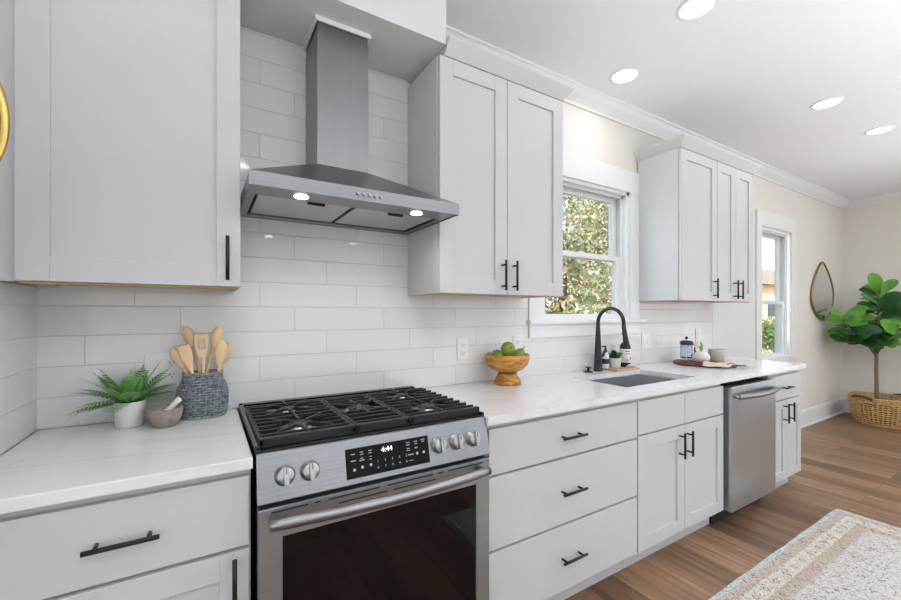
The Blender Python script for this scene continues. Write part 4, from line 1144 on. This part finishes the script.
def fshape(t_): return (.30 + .70 * math.sin(PI * min(1, max(0, (t_ - .02)) ** 1.25 * .93 + .03)) ** .8) * (1 if t_ < .93 else .62) * (0.25 if t_ < .02 else 1)
def fleaf(base, d, L, w, mt_):
    d = d.normalized(); nr = Vector((0, 0, .7)) + Vector((-.75 + q.uniform(-.4, .4), -.35 + q.uniform(-.4, .4), q.uniform(-.2, .2)))
    tip = base + d * L
    # keep clear of the walls
    if tip.y > -.06: d.y -= (tip.y + .06) / L
    if tip.x > 7.08: d.x -= (tip.x - 7.08) / L
    simple_leaf(mb, base + d * .02, d, nr, L, w, mt_, .22, 9, fshape)
def along(p, t_):
    n = len(p) - 1; i = min(n - 1, int(t_ * n)); f = t_ * n - i; return p[i].lerp(p[i + 1], f)
spec = [('main', 30, .28, 1.0), ('left', 15, .40, 1.0), ('lowleft', 9, .35, 1.0), ('right', 18, .35, 1.0), ('back', 10, .4, 1.0), ('front', 8, .4, 1.0)]
for nm, cnt, s0, s1 in spec:
    p = br[nm]
    for i in range(cnt):
        t_ = s0 + (s1 - s0) * (i + .5) / cnt; az = i * 2.4 + q.uniform(-.3, .3) + len(nm) * .7
        el = -.15 + 1.15 * t_ ** 2 + q.uniform(-.2, .25)
        if i >= cnt - 2: el = .8
        d = Vector((math.cos(az) * math.cos(el), math.sin(az) * math.cos(el), math.sin(el)))
        fleaf(along(p, t_), d, q.uniform(.16, .235), q.uniform(.105, .140), 1 if (t_ > .80 and q.random() < .5) or q.random() < .12 else q.choice([0, 0, 2]))
for v_ in mb.bm.verts: v_.co.y = min(v_.co.y, -.035 - .002 * q.random()); v_.co.x = min(v_.co.x, 7.10)
obj('foliage', mb, [M_fig, M_fig2, plain('mid_fig_leaf', srgb(78, 142, 54), .36, noise=.3, nscale=9)], r, fix=False)

# ================================================================ brass wall lamp at the left edge
lx, ly, lz = -.386, -.70, 1.668
r = thing('wall_lamp', (XL, ly, lz), 'brass rimmed oval wall lamp cut off by the left edge', 'lamp')
obj('back_plate', MB().cyl((XL + .0005, ly, lz), (XL + .012, ly, lz), .045, 24), M_brass, r)
mb = MB().tube([(lx + .050 * math.cos(a), ly, lz + .112 * math.sin(a)) for a in [2 * PI * k / 48 for k in range(48)]], .0075, 8, 0, True)
mb.tube([(XL + .01, ly, lz), (lx - .050, ly, lz)], .006, 8)
obj('rim', mb, M_brass, r)
obj('shade', MB().sphere((lx, ly + .006, lz), 1, 28, 18, 0, (.044, .024, .106)), wood_grain('mottled_amber_shade', srgb(46, 28, 18), srgb(176, 122, 44), (120, 120, 60), .12), r, label='mottled dark amber shade')

# ================================================================ outdoors
o = obj('lawn', MB().box(-30, 90, .6, 90, -.75, -.45), M_grass); tag(o, None, None, None, 'structure'); o.name = 'ground'; o['label'] = 'green lawn outside the windows'
def blob_tree(name, x, y, h, rad, label, n, seed, mats, trunk=True, leaf=.10, zlow=-.4):
    q = random.Random(seed); r = thing(name, (x, y, -.45), label, 'tree' if trunk else 'bush', 'greenery outside the windows')
    if trunk:
        mb = MB(); mb.tube([(x, y, -.45), (x + .1, y, h * .4), (x - .1, y + .1, h * .85)], [.13, .09, .03], 8)
        for k in range(9):
            a = q.uniform(0, 2 * PI); z = h * q.uniform(.2, .75); e = rad * q.uniform(.5, .9)
            mb.tube([(x, y, z), (x + math.cos(a) * e * .5, y + math.sin(a) * e * .5, z + .3 * e), (x + math.cos(a) * e, y + math.sin(a) * e, z + .35 * e)], [.035, .022, .010], 5)
        obj('trunk', mb, M_twig, r)
    mb = MB(); bm_ = mb.bm; cl = [(q.uniform(-1, 1), q.uniform(-1, 1), q.uniform(0, 1)) for _ in range(26)]
    for i in range(n):
        c_ = cl[q.randrange(26)]; sx_ = rad * (1 - .35 * c_[2])
        p = Vector((x + c_[0] * sx_ * .75 + q.gauss(0, .22) * rad, y + c_[1] * sx_ * .75 + q.gauss(0, .22) * rad, zlow + (h - zlow) * c_[2] * .9 + q.gauss(0, .22) * rad))
        dx_, dy_ = p.x - x, p.y - y; dr = math.hypot(dx_, dy_)
        if dr > rad * .98: p.x = x + dx_ / dr * rad * (.6 + .36 * q.random()); p.y = y + dy_ / dr * rad * (.6 + .36 * q.random())
        if p.z < -.4: p.z = -.4 + q.random() * .3
        u = Vector((q.gauss(0, 1), q.gauss(0, 1), q.gauss(0, 1))).normalized(); v_ = u.cross(Vector((q.gauss(0, 1), q.gauss(0, 1), q.gauss(0, 1)))).normalized()
        s_ = leaf * q.uniform(.6, 1.3)
        f = bm_.faces.new([bm_.verts.new(p + u * s_), bm_.verts.new(p + v_ * s_ * .45), bm_.verts.new(p - u * s_), bm_.verts.new(p - v_ * s_ * .45)])
        f.material_index = q.choice([0, 0, 1, 1, 2, 3, 3] if trunk else [0, 2, 2, 1])
    obj('foliage', mb, mats, r, fix=False)
k = 0
for (x, y, h, rad) in ((1.0, 4.4, 4.6, 1.38), (2.5, 7.4, 6.0, 1.4), (3.9, 4.4, 4.8, 1.38), (6.8, 4.6, 5.2, 1.38), (9.7, 5.2, 5.0, 1.38), (5.4, 7.2, 6.4, 1.42), (8.4, 7.6, 6.6, 1.42), (11.4, 8.2, 7.0, 1.42), (7.0, 10.4, 7.6, 1.5), (10.2, 11.2, 7.6, 1.5), (14.4, 9.4, 7.2, 1.45)):
    k += 1
    blob_tree('garden_tree', x, y, h, rad, 'leafy pale green tree seen through the sink window', 6500, 40 + k, M_fol, True, .075)
blob_tree('garden_shrub', 13.4, 3.0, 1.0, .62, 'dark green shrub low behind the tall window', 3600, 71, [M_fol[2], M_fol[0], M_fol[2], M_fol[2]], False, .055)
blob_tree('garden_shrub', 11.7, 2.75, .35, .45, 'light green low bush outside the tall window', 2200, 72, [M_fol[1], M_fol[0], M_fol[1], M_fol[3]], False, .05)
blob_tree('garden_shrub', 17.2, 4.6, .9, .85, 'mid green shrub further out behind the tall window', 2600, 73, [M_fol[0], M_fol[2], M_fol[0], M_fol[2]], False, .08)
r = thing('neighbour_house', (36, 14, -.45), 'low peach coloured house beyond the tall window', 'house')
obj('wall', MB().box(27, 50, 11, 18, -.45, 3.3), M_peach, r)
obj('roof', MB().prism([(26.4, 3.3), (50.6, 3.3), (46, 4.3), (31, 4.3)], 'y', 10.6, 18.4), M_roof, r)
for i in range(4):
    x = 29 + i * 5.2; w_ = obj('window', MB().box(x, x + 1.6, 10.93, 10.99, .9, 2.3), M_trim, r); obj('pane', MB().box(x + .12, x + 1.48, 10.90, 10.925, 1.02, 2.18), plain('dark_pane', (.06, .08, .10), .1), w_)
for i in range(5):
    blob_tree('distant_tree', 42 + i * 7.2, 23.5 + (i % 2) * 3, 5.6 + (i % 3), 3.4, 'tree line beyond the peach house', 2600, 90 + i, M_fol, True, .28)
